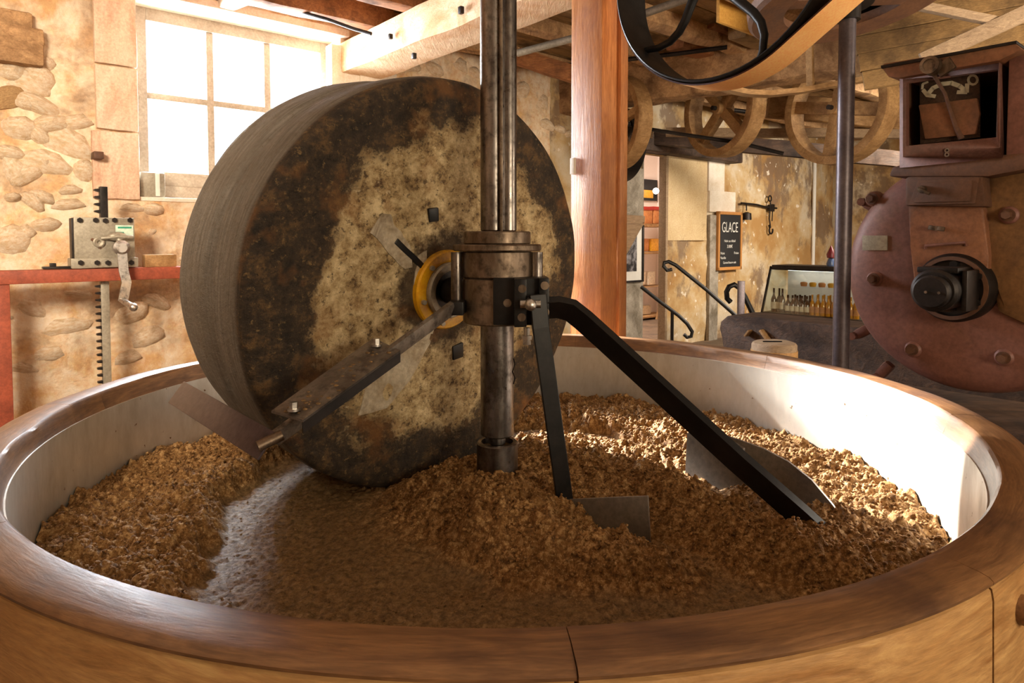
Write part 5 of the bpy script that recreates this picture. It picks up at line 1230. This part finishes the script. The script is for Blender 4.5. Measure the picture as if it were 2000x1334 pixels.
# rack: toothed bar through the box
def rack(name, y0, y1, par):
    F = FB1; a = F.uv(199, 470)[0]; c = F.uv(214, 470)[0]; v1 = F.uv(205, y0)[1]; v0 = F.uv(205, y1)[1]
    bm = NB(); box(bm, ((a+c)/2, (v0+v1)/2, -.05), (c-a, v1-v0, .06), FB1.M, .003); n = int((v1-v0)/.047)
    for k in range(n):
        v = v1-.012-k*.047; prism(bm, [(a+.002, v), (a-.030, v-.006), (a-.032, v-.016), (a+.002, v-.026)], -.075, -.025, FB1.M)
    return obj(name, bm, M['iron'] if y0 < 420 else M['grey_metal'], par)
rack('toothed_rack', 364, 428, JK)
bm = NB(); F = FB1; a = F.uv(190, 600)[0]; c = F.uv(217, 600)[0]; v1 = F.uv(205, 551)[1]
rk = thing('toothed_bar', 'long pale toothed rack bar hanging down below the red frame', 'rack', FB1.P((a+c)/2, .0, -.05))
box(bm, ((a+c)/2+.012, v1/2, -.05), (c-a-.03, v1, .05), FB1.M, .003); obj('bar', bm, M['grey_metal'], rk)
bm = NB(); n = int(v1/.046)
for k in range(n):
    v = v1-.02-k*.046; prism(bm, [(a+.03, v), (a, v-.004), (a-.002, v-.014), (a+.03, v-.020)], -.07, -.03, FB1.M)
obj('teeth', bm, M['iron'], rk)
# crank
F = Frame(FB1.P(0, 0, .12), A, Z, B)
u0_, v0_ = F.uv(237, 484); u1_, v1_ = F.uv(239, 588); u2_, v2_ = F.uv(252, 597)
bm = NB(); cyl(bm, (u0_, v0_, .02), (u0_, v0_, .13), .018, .018, 16, FB1.M); obj('crank_axle', bm, M['iron'], JK)
bm = NB(); lathe(bm, [(.0001, .15), (.03, .15), (.05, .135), (.05, .11), (.0001, .11)], 32, FB1.M @ Matrix.Translation((u0_, v0_, 0))); obj('crank_hub', bm, M['brightsteel'], JK)
bm = NB(); tube(bm, [FB1.P(u0_, v0_, .125), FB1.P(u0_+.004, v0_-.15, .15), FB1.P(u0_+.018, (v0_+v1_)/2-.05, .16), FB1.P(u1_, v1_, .14)], 0, flat=(.056, .016, A)); obj('crank_arm', bm, M['brightsteel'], JK)
bm = NB(); cyl(bm, (u1_-.01, v1_+.01, .14), (u2_, v2_, .25), .018, .022, 18, FB1.M); sph(bm, (u2_, v2_, .25), .028, FB1.M, 3); obj('crank_grip', bm, M['brightsteel'], JK)
F = Frame(FB1.P(0, 0, .03), A, Z, B); u, v = F.uv(228, 462); bm = NB(); sph(bm, (u, v, .05), .045, FB1.M, 3, (1.3, .7, .6)); tube(bm, [FB1.P(u-.09, v-.01, .04), FB1.P(u, v, .07), FB1.P(u+.09, v-.005, .05)], .014); tube(bm, [FB1.P(u, v, .05), FB1.P(u+.03, v-.09, .09)], .018); obj('pawl', bm, M['grey_metal'], JK)
# bits on the frame
o = lb('wooden_block', 284, 497, 345, 522, -.10, .0, M['pulley'], None); tag(o, 'small pale wooden block on the red frame beside the millstone', 'block')
o = lb('iron_bar', 84, 520, 141, 526, -.06, .02, M['iron'], None); tag(o, 'flat dark iron bar lying on the red frame, left of the gearbox', 'bar')
o = lb('clamp_jaw', 98, 514, 110, 521, -.05, .0, M['iron'], None, .003); tag(o, 'small iron lug on the flat bar left of the gearbox', 'lug')
# tin canister on the window sill
(a, b) = FW.uv(277, 388); (c, d) = FW.uv(326, 350)
TN = thing('metal_canister', 'grey metal canister standing on the window sill behind the stone', 'canister', FW.P((a+c)/2, vS+.016, -.1))
bm = NB(); box(bm, ((a+c)/2, vS+.016+.095, -.1), (c-a, .19, .12), FW.M, .02); obj('body', bm, M['grey_metal'], TN)
bm = NB(); box(bm, ((a+c)/2+.03, vS+.016+.095, -.036), (.03, .17, .008), FW.M, .003); obj('seam', bm, M['white'], TN)
# pieces that belong to a part go one level deeper
SUBS = {'drive_shaft': {'screw': 'clamp_plate', 'ball_joint': 'bracket', 'adjusting_bolt': 'bracket', 'cup_filling': 'foot_cup', 'wire': 'lower_shaft', 'key_strip': 'upper_shaft'},
        'millstone': {'bolt': 'hub_ring'}, 'grinding_machine': {'hub_bolt': 'hub_flange', 'rivet': 'bearing_cap', 'bolt': 'boss', 'painted_mark': 'inner_plate', 'knob_bracket': 'knob', 'door_ridge': 'inspection_door', 'latch': 'inspection_door', 'wing_nut': 'throat', 'cast_ridge': 'throat', 'emblem': 'box_front'},
        'chalkboard': {'lettering': 'slate'}, 'rack_jack': {'sticker_mark': 'sticker', 'crank_grip': 'crank_arm', 'crank_hub': 'crank_arm', 'pin': 'gearbox', 'shaft_end': 'gearbox', 'pawl': 'gearbox'},
        'stone_scraper': {'bolt': 'angle_iron'}, 'bottle': {'paper_label': 'glass_body'}, 'metal_canister': {'seam': 'body'}, 'framed_photograph': {'print': 'mount'}, 'wooden_stump': {'split': 'block', 'hoop': 'block'}, 'outer_plough': {'stiffener': 'blade'}, 'wooden_post': {'switch_plate': 'post'}}
for root in [o for o in bpy.data.objects if o.parent is None and o.name.split('.')[0] in SUBS]:
    mp = SUBS[root.name.split('.')[0]]; kids = list(root.children)
    def by(n): return [k for k in kids if k.name.split('.')[0] == n]
    for cn, pn in mp.items():
        ps = by(pn); cs = by(cn)
        for i, c_ in enumerate(cs):
            if ps: c_.parent = ps[i if len(ps) == len(cs) else min(i//2, len(ps)-1) if cn == 'screw' else 0]
print('objects', len(bpy.data.objects))
